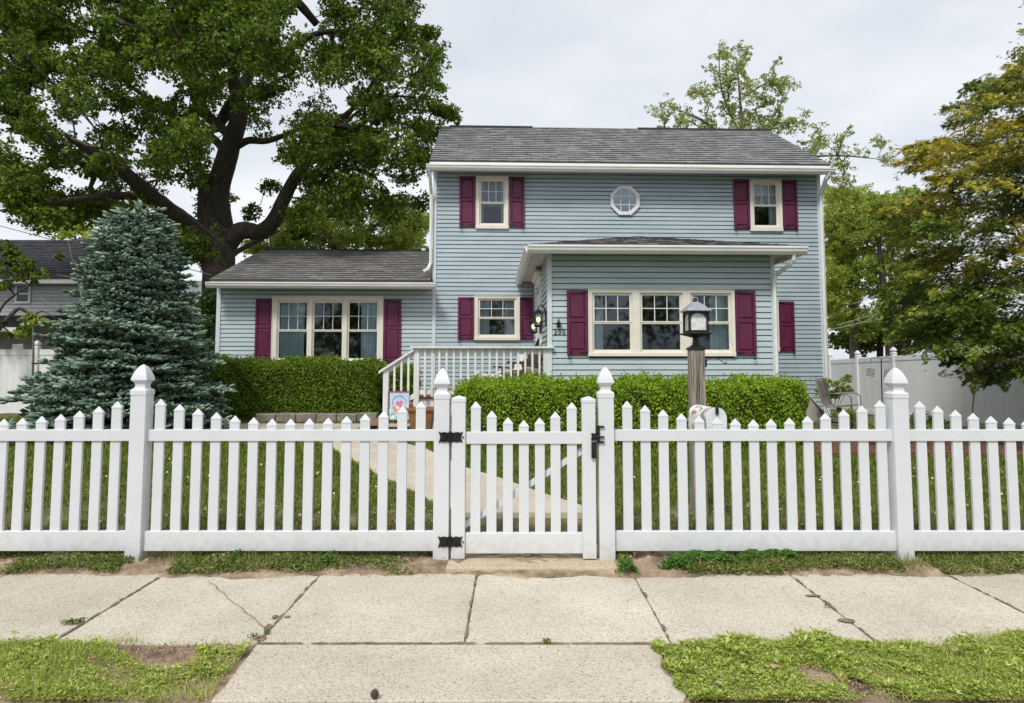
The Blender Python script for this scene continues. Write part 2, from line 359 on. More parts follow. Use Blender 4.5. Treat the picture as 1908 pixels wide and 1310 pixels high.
# ---------------------------------------------------------------- generators
def mesh_np(name, V, faces, m, parent=None, loc=None, attr=None, **tags):
    org = np.array(loc if loc is not None else (ORG[parent.name] if parent else (0,0,0)), dtype=float)
    me = bpy.data.meshes.new(name); nv = len(V); nf, k = faces.shape
    me.vertices.add(nv); me.vertices.foreach_set('co', (V-org).astype(np.float32).ravel())
    me.loops.add(nf*k); me.loops.foreach_set('vertex_index', faces.astype(np.int32).ravel())
    me.polygons.add(nf); me.polygons.foreach_set('loop_start', np.arange(0, nf*k, k, dtype=np.int32))
    me.polygons.foreach_set('loop_total', np.full(nf, k, dtype=np.int32))
    if attr:
        a = me.attributes.new(attr[0], 'FLOAT', 'POINT'); a.data.foreach_set('value', attr[1].astype(np.float32))
    me.update(); me.validate()
    me.materials.append(m)
    o = bpy.data.objects.new(name, me); C.objects.link(o)
    if parent: o.parent = parent; ORG[o.name] = Vector(org)
    else: o.location = Vector(org)
    return tag(o, **tags)
def unit(a): return a/np.maximum(np.linalg.norm(a, axis=1, keepdims=True), 1e-6)
def leaves(name, P, size, m, parent=None, aspect=.55, dirs=None, nrm=None, fold=.18, gold=None, **kw):
    """one folded leaf (two triangles sharing the midrib) at every point"""
    n = len(P); size = np.broadcast_to(size, n)[:, None]
    d = unit(rng.normal(size=(n,3))) if dirs is None else unit(dirs)
    q = unit(rng.normal(size=(n,3))) if nrm is None else unit(nrm)
    s = unit(np.cross(d, q)); u = np.cross(s, d)
    V = np.stack([P-d*size*.5, P+s*size*aspect*.5+u*size*fold, P+d*size*.5, P-s*size*aspect*.5+u*size*fold], 1).reshape(-1, 3)
    b = np.arange(n)[:, None]*4
    Fc = np.stack([b+[0,1,2], b+[0,2,3]], 1).reshape(-1, 3)
    at_ = ('gold', np.repeat(gold, 4)) if gold is not None else None
    return mesh_np(name, V, Fc, m, parent, attr=at_, **kw)
def blades(name, P, h, wd, m, parent=None, lean=.5, **kw):
    n = len(P); a = rng.uniform(0, 2*math.pi, n); s = np.stack([np.cos(a), np.sin(a), np.zeros(n)], 1)
    l = np.stack([-np.sin(a), np.cos(a), np.zeros(n)], 1)*rng.normal(0, lean, n)[:, None]
    h = h[:, None]; wd = np.broadcast_to(wd, n)[:, None]; z = np.array([0,0,1.])
    V = np.stack([P-s*wd/2, P+s*wd/2, P+s*wd*.4+(z*.55+l*.35)*h, P-s*wd*.4+(z*.55+l*.35)*h, P+(z+l)*h], 1).reshape(-1, 3)
    b = np.arange(n)[:, None]*5
    Fc = np.stack([b+[0,1,2], b+[0,2,3], b+[3,2,4]], 1).reshape(-1, 3)
    return mesh_np(name, V, Fc, m, parent, **kw)
def cluster_pts(cs, rad, per, flat=.75):
    """leaf points bunched round cluster centres, most of them near each bunch's skin"""
    cs = np.asarray(cs, float); rad = np.broadcast_to(np.asarray(rad, float), len(cs))
    k = len(cs)*per; d = unit(rng.normal(size=(k,3))); r = rng.uniform(.25, 1.08, k)**.6
    off = d*r[:, None]*np.repeat(rad, per)[:, None]; off[:, 2] *= flat
    return np.repeat(cs, per, 0)+off, d

def siding(name, parent, m, x0, x1, z0, z1, y, holes=(), c=.1016, M=None, xr=None):
    mb = MB(); k = math.floor(z0/c)
    while k*c < z1:
        za, zb = max(k*c, z0), min((k+1)*c, z1); k += 1
        if zb-za < .01: continue
        zm = (za+zb)/2; a0, a1 = (x0, x1) if xr is None else xr(zm)
        segs = [(a0, a1)]
        for hx0, hx1, hz0, hz1 in holes:
            if hz0 < zm < hz1:
                ns = []
                for s0, s1 in segs:
                    if hx1 <= s0 or hx0 >= s1: ns.append((s0, s1)); continue
                    if hx0 > s0: ns.append((s0, hx0))
                    if hx1 < s1: ns.append((hx1, s1))
                segs = ns
        cut = []
        for s0, s1 in segs:      # boards butt at staggered joints
            p = s0; q = s0+random.uniform(.8, 3.6)
            while q < s1-.3: cut.append((p, q-.0012)); p = q+.0012; q += 3.66
            cut.append((p, s1))
        for s0, s1 in cut:
            if s1-s0 < .01: continue
            y_ = y; y = y+random.uniform(-.0018, .0018)
            g = .019; pr = [(y+.05, za), (y-.015, za), (y-.003, zb-g), (y+.05, zb-g), (y+.05, zb)]
            vs = [(xx, p[0], p[1]) for p in pr for xx in (s0, s1)]
            mb.add(vs, [(2*i, 2*i+1, 2*i+3, 2*i+2) for i in range(4)], M); y = y_
    return mb.build(name, m, parent)

def roof(name, parent, m, eL, eR, rR, rL, course=.215, th=.016, thick=.05, **kw):
    """eave left/right, ridge right/left corners (house-local); shingle courses as real steps"""
    eL, eR, rR, rL = map(Vector, (eL, eR, rR, rL)); mb = MB(); mb.uv = []
    L = ((rL+rR)/2-(eL+eR)/2).length; n = max(1, round(L/course))
    nor = (eR-eL).cross(((rL+rR)/2-(eL+eR)/2)).normalized()
    if nor.z < 0: nor = -nor
    ax = (eR-eL).normalized()
    seg = max(8, int((eR-eL).length/.2))
    for i in range(n):
        t0, t1 = i/n, (i+1)/n
        for j in range(seg):
            u0, u1 = j/seg, (j+1)/seg
            def pt(u, t): return (eL.lerp(eR, u)).lerp(rL.lerp(rR, u), t)
            w0 = nor*(th + random.choice((-.004, .0, .003, .005))); w1 = nor*(-.001)
            a, b, c_, d = pt(u0, t0)+w0, pt(u1, t0)+w0, pt(u1, t1)+w1, pt(u0, t1)+w1
            e, f = pt(u0, t0)-nor*.004, pt(u1, t0)-nor*.004
            base = len(mb.v); mb.v += [tuple(p) for p in (a, b, c_, d, e, f)]
            mb.f += [(base, base+1, base+2, base+3), (base+4, base+5, base+1, base)]
            for p, t in ((a, t0), (b, t0), (c_, t1), (d, t1), (e, t0), (f, t0)):
                mb.uv.append(((p-eL).dot(ax), t*n*.143+ (.002 if t == t0 else -.002)))
    u = nor*-thick; base = len(mb.v)
    mb.v += [tuple(p) for p in (eL-nor*.006, eR-nor*.006, rR-nor*.006, rL-nor*.006, eL+u, eR+u, rR+u, rL+u)]; mb.uv += [(0, 0)]*8
    mb.f += [(base+4, base+7, base+6, base+5)] + [(base+i, base+4+i, base+4+(i+1) % 4, base+(i+1) % 4) for i in range(4)]
    return mb.build(name, m, parent, **kw)

def shutter(parent, x0, x1, z0, z1, y, hinge='left', split=.44, hookx=None, label=None):
    w_ = x1-x0; fr = .048; mb = MB(); zs = z0+(z1-z0)*(1-split) - .03
    mb.box(x0, x0+fr, y-.034, y, z0, z1); mb.box(x1-fr, x1, y-.034, y, z0, z1)
    for a, b in ((z0, z0+.085), (zs-.035, zs+.035), (z1-.06, z1)): mb.box(x0+fr, x1-fr, y-.032, y, a, b)
    sh = None
    pans = []
    for a, b in ((z0+.085, zs-.035), (zs+.035, z1-.06)):
        X0, X1 = x0+fr, x1-fr; bv = .028
        mb.quad((X0, y-.010, a), (X1, y-.010, a), (X1, y-.010, b), (X0, y-.010, b))
        i0 = (X0+.008, X1-.008, a+.008, b-.008); i1 = (X0+bv, X1-bv, a+bv, b-bv)
        vs = [(i0[0], y-.0105, i0[2]), (i0[1], y-.0105, i0[2]), (i0[1], y-.0105, i0[3]), (i0[0], y-.0105, i0[3]),
              (i1[0], y-.026, i1[2]), (i1[1], y-.026, i1[2]), (i1[1], y-.026, i1[3]), (i1[0], y-.026, i1[3])]
        mb.add(vs, [(4,5,6,7), (0,1,5,4), (1,2,6,5), (2,3,7,6), (3,0,4,7)])
    sh = mb.build('shutter', M['burgundy'], parent, bevel=.003, label=label)
    # strap hinges at the window side and a scroll holdback at the outer foot
    hx = (x1-.135, x1+.004) if hinge == 'right' else (x0-.004, x0+.135)
    for zz in (z0+.045, z1-.035):
        h = MB(); h.box(hx[0], hx[1], y-.042, y-.035, zz-.011, zz+.011); h.build('strap_hinge', M['iron'], sh)
    ox = x0+.07 if hinge == 'right' else x1-.07; sg = -1 if hinge == 'right' else 1
    pts = [(ox, y-.05, z0+.06)] + [(ox+sg*(.002+.012*k), y-.05, z0+.05-.025*k) for k in range(1, 4)]
    pts += [(ox+sg*(.03+.028*math.sin(q)), y-.05, z0-.052+.026*math.cos(q)) for q in (R(60), R(110), R(160), R(210), R(260), R(310))]
    h = MB(); h.tube(pts, .007, 6); h.box(ox-.02, ox+.02, y-.05, y-.034, z0+.045, z0+.075); h.build('holdback', M['iron'], sh)
    return sh

def window(parent, out, sashes, y, curtains=(), mid=None, curtmat='curtain', cols=3, label=None, lower_glass='glass_dark'):
    """out = (x0,x1,z0,z1) casing; sashes = [(x0,x1,z0,z1)...]; all house-local"""
    x0, x1, z0, z1 = out; mb = MB()
    zb, zt = sashes[0][2], sashes[0][3]; xs = [x0] + [v for s in sashes for v in s[:2]] + [x1]
    mb.box(x0, x1, y-.045, y+.03, zt, z1); mb.box(x0-.006, x1+.006, y-.06, y+.03, z0, zb)
    for i in range(0, len(xs), 2): mb.box(xs[i], xs[i+1], y-.044, y+.03, zb, zt)
    mb.box(x0, x0+.018, y-.055, y-.045, zb, z1); mb.box(x1-.018, x1, y-.055, y-.045, zb, z1); mb.box(x0+.018, x1-.018, y-.055, y-.045, z1-.018, z1)
    win = mb.build('window', M['cream'], parent, bevel=.003, label=label)
    mid = mid if mid is not None else (zb+zt)/2
    for si, (a, b, c, d) in enumerate(sashes):
        # jamb liner, then upper and lower sash
        j = MB(); e = .016
        for q in ((a, a+e, c, d), (b-e, b, c, d), (a+e, b-e, d-e, d), (a+e, b-e, c, c+e)): j.box(q[0], q[1], y-.02, y+.05, q[2], q[3])
        A, B = a+e, b-e; fw = .032
        for q in ((A, A+fw, mid, d-e), (B-fw, B, mid, d-e), (A+fw, B-fw, d-e-fw, d-e), (A+fw, B-fw, mid-.006, mid+.018)): j.box(q[0], q[1], y-.008, y+.022, q[2], q[3])
        fl = .034
        for q in ((A, A+fl*.7, c+e, mid-.006), (B-fl*.7, B, c+e, mid-.006), (A+fl*.7, B-fl*.7, c+e, c+e+.04), (A+fl*.7, B-fl*.7, mid-.032, mid-.0065)): j.box(q[0], q[1], y+.002, y+.035, q[2], q[3])
        j.build('sash', M['cream'], win, bevel=.002)
        g = MB(); gx0, gx1, gz0, gz1 = A+fw, B-fw, mid+.018, d-e-fw
        for k in range(1, cols): gx = gx0+(gx1-gx0)*k/cols; g.box(gx-.007, gx+.007, y+.002, y+.014, gz0, gz1)
        gz = (gz0+gz1)/2
        for k in range(cols):
            ga, gb = gx0+(gx1-gx0)*k/cols+.007, gx0+(gx1-gx0)*(k+1)/cols-.007
            g.box(ga if k else gx0, gb if k < cols-1 else gx1, y+.003, y+.013, gz-.007, gz+.007)
        g.build('muntin_grid', M['muntin'], win)
        p = MB(); p.quad((gx0-.004, y+.016, gz0-.004), (gx1+.004, y+.016, gz0-.004), (gx1+.004, y+.016, gz1+.004), (gx0-.004, y+.016, gz1+.004)); p.build('pane', M['glass'], win)
        p = MB(); p.quad((A+.01, y+.028, c+e+.03), (B-.01, y+.028, c+e+.03), (B-.01, y+.028, mid-.02), (A+.01, y+.028, mid-.02)); p.build('pane', M[lower_glass], win)
        for (u0, u1, v0, v1, cm, *cy) in [q[1:] for q in curtains if q[0] == si]:
            cx0, cx1 = a+(b-a)*u0, a+(b-a)*u1; cz0, cz1 = c+(d-c)*v0, c+(d-c)*v1; n = 44; mb2 = MB(); yy = y+(cy[0] if cy else .12)
            ph = random.uniform(0, 6); fr = 70 if cm != 'blind' else 0
            vs = []
            for i in range(n+1):
                xx = cx0+(cx1-cx0)*i/n; amp = .018
                dy = amp*math.sin(xx*fr+ph)+amp*.5*math.sin(xx*fr*2.3+ph) if fr else 0
                vs += [(xx, yy+dy*1.3, cz0), (xx, yy+dy*.7, cz1)]
            mb2.add(vs, [(2*i, 2*i+2, 2*i+3, 2*i+1) for i in range(n)]); mb2.build('curtain', M[cm], win, smooth=True)
    return win

def rect(px0, py0, px1, py1, y):
    """photo rectangle -> local (x0,x1,z0,z1) on plane y"""
    xm0, z1 = hl(px0, py0, y); xm1, z0 = hl(px1, py1, y)
    xa, _ = hl(px0, py1, y); xb, _ = hl(px1, py0, y)
    return ((xm0+xa)/2, (xm1+xb)/2, z0, z1)

# ---------------------------------------------------------------- ground
def gz(X, Y):
    z = np.interp(Y, [5.0, 5.45, 6.25, 10, 15, 20, 40], [.0, .03, .185, .23, .33, .25, .0])
    k = np.clip((np.asarray(X, float)-6)/4, 0, 1)*np.clip((np.asarray(Y, float)-8)/5, 0, 1)
    return z*(1-k) - .12*k*np.clip((np.asarray(Y, float)-14)/8, 0, 1)
def g1(x, y): return float(gz(x, y))

def sheet(name, xs, ys, zf, m, **kw):
    X, Y = np.meshgrid(xs, ys); Z = zf(X, Y); V = np.stack([X, Y, Z], -1).reshape(-1, 3)
    nx = len(xs); i = np.arange(len(ys)-1)[:, None]*nx+np.arange(nx-1)[None]; i = i.ravel()
    o = mesh_np(name, V, np.stack([i, i+1, i+nx+1, i+nx], 1), m, **kw)
    o.data.polygons.foreach_set('use_smooth', [True]*len(o.data.polygons)); return o
def nz(X, Y, s=3., a=.01):
    return a*(np.sin(X*s*1.7+1.3*np.sin(Y*s*2.1))+np.sin(Y*s*3.1+2*np.sin(X*s*1.3))+.6*np.sin(X*s*5.3+Y*s*4.1))
M['lawn_soil'] = mat('lawn_thatch', (.10,.085,.03), (.22,.17,.09), .95, 4, detail=9, bump=.8, bscale=40, c3=(.085,.10,.025), pos=(.4,.62))
M['far_ground'] = mat('far_grass', (.05,.075,.02), (.09,.11,.035), .95, .5)
MB().quad((-1500,-1500,-.16), (1500,-1500,-.16), (1500,1500,-.16), (-1500,1500,-.16)).build('ground', M['far_ground'], kind='structure')
MB().quad((-60,-9,-.13), (60,-9,-.13), (60,3.04,-.13), (-60,3.04,-.13)).build('road', M['asphalt'], kind='structure')
sheet('lawn', np.concatenate([np.linspace(-60,-14,24), np.linspace(-13.8,13.8,200), np.linspace(14,60,24)]), np.concatenate([np.linspace(5.0,16,120), np.linspace(16.2,70,60)]),
      lambda X, Y: gz(X, Y)+nz(X, Y, 1.5, .006)*(Y > 5.3)-.008, M['lawn_soil'], kind='structure')
sheet('soil_strip', np.linspace(-8,8,1800), np.linspace(4.86,5.62,40), lambda X, Y: np.interp(Y+.028*np.sin(X*2.3)+.018*np.sin(X*6.1+1)+.010*np.sin(X*15+2)+.005*np.sin(X*37), [4.86,4.99,5.1,5.62], [-.05,.004,.028,.05])+nz(X, Y, 7, .005)+nz(X, Y, 23, .003), M['soil'], kind='structure')
sheet('verge', np.linspace(-14,14,700), np.linspace(3.12,3.86,24), lambda X, Y: np.interp(Y, [3.12,3.2,3.8,3.86], [-.045,0,0,-.045])+nz(X, Y, 6, .004)-.012, M['soil'], kind='structure')
MB().quad((-60,3.16,-.016), (60,3.16,-.016), (60,5.2,-.016), (-60,5.2,-.016)).build('subsoil', M['soil'], kind='structure')
cb = MB()
for i in range(-7, 8):
    cb.box(i*2.4+.6, i*2.4+2.99, 3.03, 3.165, -.2, -.004)
cb.build('kerb', M['concrete'], bevel=.012, kind='structure')

# sidewalk slabs: joints converge at the vanishing point, each slab about 1.15 m square
sw = MB(); JX = [onz(595, 1072, 0).x + i*1.147 for i in (-9,-8,-7,-6,-5,-4,-3,-2,-1,0,1,2,3,4,5,6,7,8,9)]
for i in range(len(JX)-1):
    a, b = JX[i]+.0045, JX[i+1]-.0045; t = random.uniform(-.006, .004)
    sk = -.012*max(0, -(a+2.5))
    sw.box(a, b, 3.805, 5.02, -.09, t)
sw.build('sidewalk', M['concrete'], bevel=.006, kind='structure')
# crack across the slab to the left
c0, c1 = onz(388, 1083, .0), onz(492, 1170, .0)
ck = MB(); pts = []
for i in range(15):
    p = c0.lerp(c1, i/14); pts.append((p.x+random.uniform(-.012,.012), p.y, .0))
for i in range(14):
    a, b = pts[i], pts[i+1]; wv = .0035
    ck.quad((a[0]-wv, a[1], .0065), (a[0]+wv, a[1], .0065), (b[0]+wv, b[1], .0065), (b[0]-wv, b[1], .0065))
M['crack'] = mat('crack_dirt', (.14,.10,.065), (.25,.185,.12), .95, 20)
ck.build('sidewalk_crack', M['crack'], kind='structure')
# driveway-style apron slab from sidewalk to kerb
a0, a1, a2, a3 = onz(476, 1206, 0), onz(1216, 1201, 0), onz(1282, 1310, 0), onz(392, 1310, 0)
ap = MB(); fr_ = 3.17
def lx(Y, p, q): return p.x+(q.x-p.x)*(Y-p.y)/(q.y-p.y)
top = [(lx(3.785, a0, a3), 3.785), (lx(3.785, a1, a2), 3.785)]
nl = 9; L_, R_ = [], []
for i in range(nl+1):
    Y = 3.785+(fr_-3.785)*i/nl
    L_.append((lx(Y, a0, a3)+random.uniform(-.008,.008), Y)); R_.append((lx(Y, a1, a2)+.03*math.sin(i*1.1)+random.uniform(-.006,.006), Y))
poly = L_+R_[::-1]; n = len(poly)
ap.add([(p[0], p[1], .002) for p in poly]+[(p[0], p[1], -.09) for p in poly],
       [tuple(range(n))]+[(i, i+n, (i+1) % n+n, (i+1) % n) for i in range(n)])
ap.build('walkway_apron', M['concrete'], bevel=.008, kind='structure')
# dirt and moss packed in the joints, in uneven blobs
dj = MB()
def blob(x, y, rx, ry, h=.006):
    k = 11; vs = [(x, y, .004+h)]
    for i in range(k):
        q = 2*math.pi*i/k; s = random.uniform(.7, 1.15); vs.append((x+rx*s*math.cos(q), y+ry*s*math.sin(q), .003))
    dj.add(vs, [(0, i+1, (i+1) % k+1) for i in range(k)])
for i in range(170):
    j = random.choice(JX[5:15]); blob(j+random.uniform(-.006,.006), random.uniform(3.82,5.0), random.uniform(.005,.012), random.uniform(.02,.06), .002)
for i in range(120): blob(random.uniform(a0.x, a1.x), 3.795+random.uniform(-.006,.006), random.uniform(.02,.07), random.uniform(.004,.014), .003)
for px, py, rx, ry in ((1514,1110,.06,.018),(1578,1157,.05,.03),(500,1168,.025,.04),(487,1190,.03,.04),(512,1150,.02,.03),(535,1150,.02,.02)):
    p = onz(px, py, 0); blob(p.x, p.y, rx, ry, .004)
dj.build('joint_dirt', M['crack'], smooth=True, kind='structure')
# tan threshold slab at the gate
t0, t1 = onz(832, 1062, 0), onz(1150, 1062, 0)
th = MB(); th.box(t0.x, t1.x, 5.03, 6.4, -.1, .038); th.build('gate_landing', M['concrete_tan'], bevel=.012, kind='structure')
# front path: step edge, then slabs winding to the porch stairs
Lp = [onz(*q, .215) for q in ((858,952),(806,932),(740,900),(690,877),(640,851),(592,826),(556,812),(530,803))]
Rp = [onz(*q, .215) for q in ((1092,950),(1085,939),(1016,919),(935,892),(865,872),(796,841),(759,832),(757,818),(752,806))]
def xl(pts, Y):
    ys = [p.y for p in pts]; xs = [p.x for p in pts]; return float(np.interp(Y, ys, xs))
Y0 = Lp[0].y; Y1 = 12.0
fp = MB(); cuts = [Y0, 6.95, 7.95, 9.0, 9.95, 11.0, Y1]
for ci in range(len(cuts)-1):
    a, b = cuts[ci]+.007, cuts[ci+1]-.007; m_ = 6; l = []; r = []
    for i in range(m_+1):
        Y = a+(b-a)*i/m_; l.append((xl(Lp, Y), Y)); r.append((max(xl(Rp, Y), xl(Lp, Y)+.6), Y))
    poly = r+l[::-1]; n = len(poly); zt = [g1(p[0], p[1])+.022 if p[1] > 6.3 else .207 for p in poly]
    fp.add([(p[0], p[1], z) for p, z in zip(poly, zt)]+[(p[0], p[1], -.1) for p in poly],
           [tuple(range(n))]+[(i, i+n, (i+1) % n+n, (i+1) % n) for i in range(n)])
fp.build('front_path', M['concrete'], bevel=.012, kind='structure')
# cross path along the hedge to the stairs
cpth = MB(); xs_ = np.linspace(at(405, 800, 12.9).x, at(770, 800, 12.4).x, 6)
for i in range(5):
    a, b = xs_[i]+.006, xs_[i+1]-.006; q = [(a,12.01),(b,12.01),(b,13.5),(a,13.5)]
    cpth.add([(x, y, g1(x, y)+.022) for x, y in q]+[(x, y, 0) for x, y in q], [(0,1,2,3)]+[(k, k+4, (k+1) % 4+4, (k+1) % 4) for k in range(4)])
cpth.build('cross_path', M['concrete'], bevel=.012, kind='structure')

# ================================================================ HOUSE
house = bpy.data.objects.new('house', None); C.objects.link(house); house.location = HO; house.rotation_euler = (0, 0, YAW)
ORG['house'] = Vector((0,0,0))
tag(house, 'two-storey blue-grey clapboard house with burgundy shutters, low left wing and hipped front room', 'house')
YB = -(MAINY-11.6)                        # plane of the projecting front room
DEPTH = 6.3
mx1 = hl(1531, 500, 0)[0]                 # right end of main wall
ztop = hl(1100, 322, 0)[1]; wx0 = hl(405, 600, 0)[0]; wztop = hl(600, 536, 0)[1]
bx0 = hl(1022, 600, YB)[0]; bx1 = hl(1442, 600, YB)[0]; bztop = hl(1240, 474, YB)[1]
BASE = .42
# openings
r_ul = rect(886.7,328.6,947.2,427,0); s_ul = [rect(893,334.5,941.5,420.5,0)]
r_ur = rect(1396.5,334.8,1456,431.6,0); s_ur = [rect(1402.5,341,1449.5,424,0)]
r_lo = rect(884,551,968.4,634,0); s_lo = [rect(890.5,556,962,628,0)]
r_w3 = rect(507,551,714.5,678,0); s_w3 = [rect(516.4,560.6,575,672,0), rect(581.7,560.6,640.4,672,0), rect(647,560.6,705.7,672,0)]
r_b3 = rect(1095.5,539.5,1368,664,YB); s_b3 = [rect(1102.8,545.5,1178,657.5,YB), rect(1192,545.5,1271.5,657.5,YB), rect(1286,545.5,1362.5,657.5,YB)]
r_nr = rect(1400,559.4,1450,654.7,0); s_nr = [rect(1407,565,1444,648,0)]
def inset(r, d=.02): return (r[0]+d, r[1]-d, r[2]+d, r[3]-d)
holes_main = [inset(r) for r in (r_ul, r_ur, r_lo, r_nr)]
siding('front_siding', house, M['siding'], 0, mx1, BASE, ztop+.05, 0, holes_main)
siding('front_siding', house, M['siding_green'], wx0, 0, BASE, wztop+.05, 0, [inset(r_w3)])
siding('front_siding', house, M['siding_green'], bx0, bx1, BASE, bztop+.05, YB, [inset(r_b3)])
# side walls: wall-local x runs along the house's depth
def side(x, facing):   # matrix taking wall-local (u, out, z) to house-local
    if facing == 'left': return Matrix(((0,1,0,x),(-1,0,0,0),(0,0,1,0),(0,0,0,1)))
    return Matrix(((0,-1,0,x),(1,0,0,0),(0,0,1,0),(0,0,0,1)))
eaveY = -.40; ridgeY = 3.05
gx, gzt = hl(1200, 305, eaveY-.05); ez = gzt
_, rz = hl(1200, 239.5, ridgeY)
_, wez = hl(600, 524, eaveY-.05); wrz = hl(640, 466, ridgeY)[1]
def gable_xr(base_lo, slope, sgn): return None
half = DEPTH/2
def gx_main(z):
    t = max(0, (z-ztop)/(rz-.12-ztop)); return (-DEPTH+half*t, -half*t)
def gx_mainr(z):
    t = max(0, (z-ztop)/(rz-.12-ztop)); return (half*t, DEPTH-half*t)
def gx_wing(z):
    t = max(0, (z-wztop)/(wrz-.12-wztop)); return (-DEPTH+half*t, -half*t)
siding('side_siding', house, M['siding'], 0, 1, BASE, rz-.15, 0, M=side(0, 'left'), xr=gx_main)
siding('side_siding', house, M['siding'], 0, 1, BASE, rz-.15, 0, M=side(mx1, 'right'), xr=gx_mainr)
siding('side_siding', house, M['siding_green'], 0, 1, BASE, wrz-.15, 0, M=side(wx0, 'left'), xr=gx_wing)
# door opening in the front room's left side wall: u = -y
DU0, DU1 = 1.55, 2.50; DZ0 = .98
siding('side_siding', house, M['siding_green'], 0, -YB, BASE, bztop+.05, 0, [(DU0-.02, DU1+.02, DZ0, DZ0+2.05)], M=side(bx0, 'left'))
siding('side_siding', house, M['siding_green'], YB, 0, BASE, bztop+.05, 0, M=side(bx1, 'right'))
bw = MB(); bw.box(.02, mx1-.02, DEPTH-.05, DEPTH, .2, ztop-.1); bw.box(wx0+.02, .0, DEPTH-.05, DEPTH, .2, wztop-.1); bw.build('back_wall', M['siding'], house)
fd = MB(); fd.box(0.02, mx1-.02, .03, .2, 0, BASE); fd.box(wx0+.02, .0, .03, .2, 0, BASE); fd.box(bx0+.03, bx1-.03, YB+.03, 0, 0, BASE)
fd.box(mx1-.2, mx1-.03, .2, DEPTH, 0, BASE); fd.build('foundation', M['concrete_base'], house)
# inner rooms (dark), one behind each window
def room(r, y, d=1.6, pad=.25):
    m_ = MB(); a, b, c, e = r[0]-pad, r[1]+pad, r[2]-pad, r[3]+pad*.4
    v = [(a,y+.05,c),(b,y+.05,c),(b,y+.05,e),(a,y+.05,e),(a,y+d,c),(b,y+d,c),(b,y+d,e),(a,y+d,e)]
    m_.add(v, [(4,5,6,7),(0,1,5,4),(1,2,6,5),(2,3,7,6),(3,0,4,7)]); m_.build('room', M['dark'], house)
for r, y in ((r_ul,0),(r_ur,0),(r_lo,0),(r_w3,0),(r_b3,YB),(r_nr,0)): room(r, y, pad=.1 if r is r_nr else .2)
window(house, r_ul, s_ul, 0, [(0,.0,.16,0,1,'curtain'),(0,.84,1,0,1,'curtain_white'),(0,0,1,.52,1,'blind',.5)], label='upper window with a pale half curtain and two side drapes')
window(house, r_ur, s_ur, 0, [(0,0,1,.5,1,'curtain_white'),(0,.7,1,0,.5,'curtain')], label='upper right window with a sheer white cafe curtain in its top half')
window(house, r_lo, s_lo, 0, [(0,0,.30,0,1,'curtain_white'),(0,.70,1,0,1,'curtain_white'),(0,.3,.7,.5,1,'blind',.6)], label='wide single window beside the porch with curtains drawn to both sides')
window(house, r_w3, s_w3, 0, [(0,0,.84,0,1,'curtain',.075),(2,.42,1,0,1,'curtain',.075)], mid=hl(600,615.5,0)[1], label='triple window of the left wing with grey-green curtains')
window(house, r_b3, s_b3, YB, [(0,.0,.30,0,1,'curtain_white'),(2,.52,1,0,1,'curtain')], mid=hl(1240,600.5,YB)[1], label='triple window of the projecting front room')
window(house, r_nr, s_nr, 0, [(0,0,1,0,1,'curtain_white')], label='narrow window mostly hidden behind the front room corner')
# shutters
def sht(px0, py0, px1, py1, y, hinge, split=.44):
    r = rect(px0, py0, px1, py1, y); return shutter(house, r[0], r[1], r[2], r[3], y-.016, hinge, split)
sht(856.3,329.4,885.4,422.5,0,'right'); sht(949.3,330.5,977.3,423.5,0,'left')
sht(1366,335,1396,427,0,'right'); sht(1456.8,336.3,1484.5,428.3,0,'left')
sht(853.3,554,883.2,633,0,'right'); sht(969.2,554,999.4,633.5,0,'left')
sht(476.5,557,506.2,671,0,'right'); sht(715.6,558,747.5,675,0,'left')
sht(1056,541,1094.7,661.5,YB,'right'); sht(1369.3,541.8,1407,662.3,YB,'left')
sht(1450.5,562,1479.3,655,0,'left')
# octagon window
ox, oz = hl(1164, 374.3, 0); ro = (hl(1191,374,0)[0]-hl(1137,374,0)[0])/2/math.cos(R(22.5)); ri = ro*.76
def octo(r, y): return [(ox+r*math.cos(R(22.5+45*i)), y, oz+r*math.sin(R(22.5+45*i))) for i in range(8)]
m_ = MB(); m_.add(octo(ro,-.015)+octo(ro,-.06)+octo(ri+.012,-.06)+octo(ri,-.03)+octo(ri,-.015), [(8*k+i, 8*k+(i+1) % 8, 8*k+8+(i+1) % 8, 8*k+8+i) for k in range(4) for i in range(8)])
oct_ = m_.build('window', M['whitepaint'], house, label='small white octagonal window between the two upper windows')
m_ = MB(); m_.add(octo(ri+.002,-.017), [tuple(range(8))]); m_.build('curtain', M['curtain_white'], oct_)
m_ = MB(); m_.add(octo(ri+.002,-.024), [tuple(range(8))]); m_.build('pane', M['glass'], oct_)
m_ = MB(); k = ri*.92; q = ri*.36
for d in (-q, q): m_.box(ox+d-.009, ox+d+.009, -.036, -.026, oz-k, oz+k)
for d in (-q, q):
    for a, b in ((-k, -q-.009), (-q+.009, q-.009), (q+.009, k)): m_.box(ox+a, ox+b, -.035, -.027, oz+d-.009, oz+d+.009)
m_.build('muntin_grid', M['muntin'], oct_)
# swagged folds of the little curtain
m_ = MB()
for i in range(7):
    a = -.8+1.6*i/6; m_.tube([(ox+ri*.62*a, -.021, oz+ri*.78), (ox+ri*.45*a, -.0215, oz+.1), (ox+ri*.15*a-.02, -.021, oz-ri*.25), (ox+ri*.5*a, -.021, oz-ri*.7)], .0035, 4)
m_.build('curtain', M['curtain'], oct_)
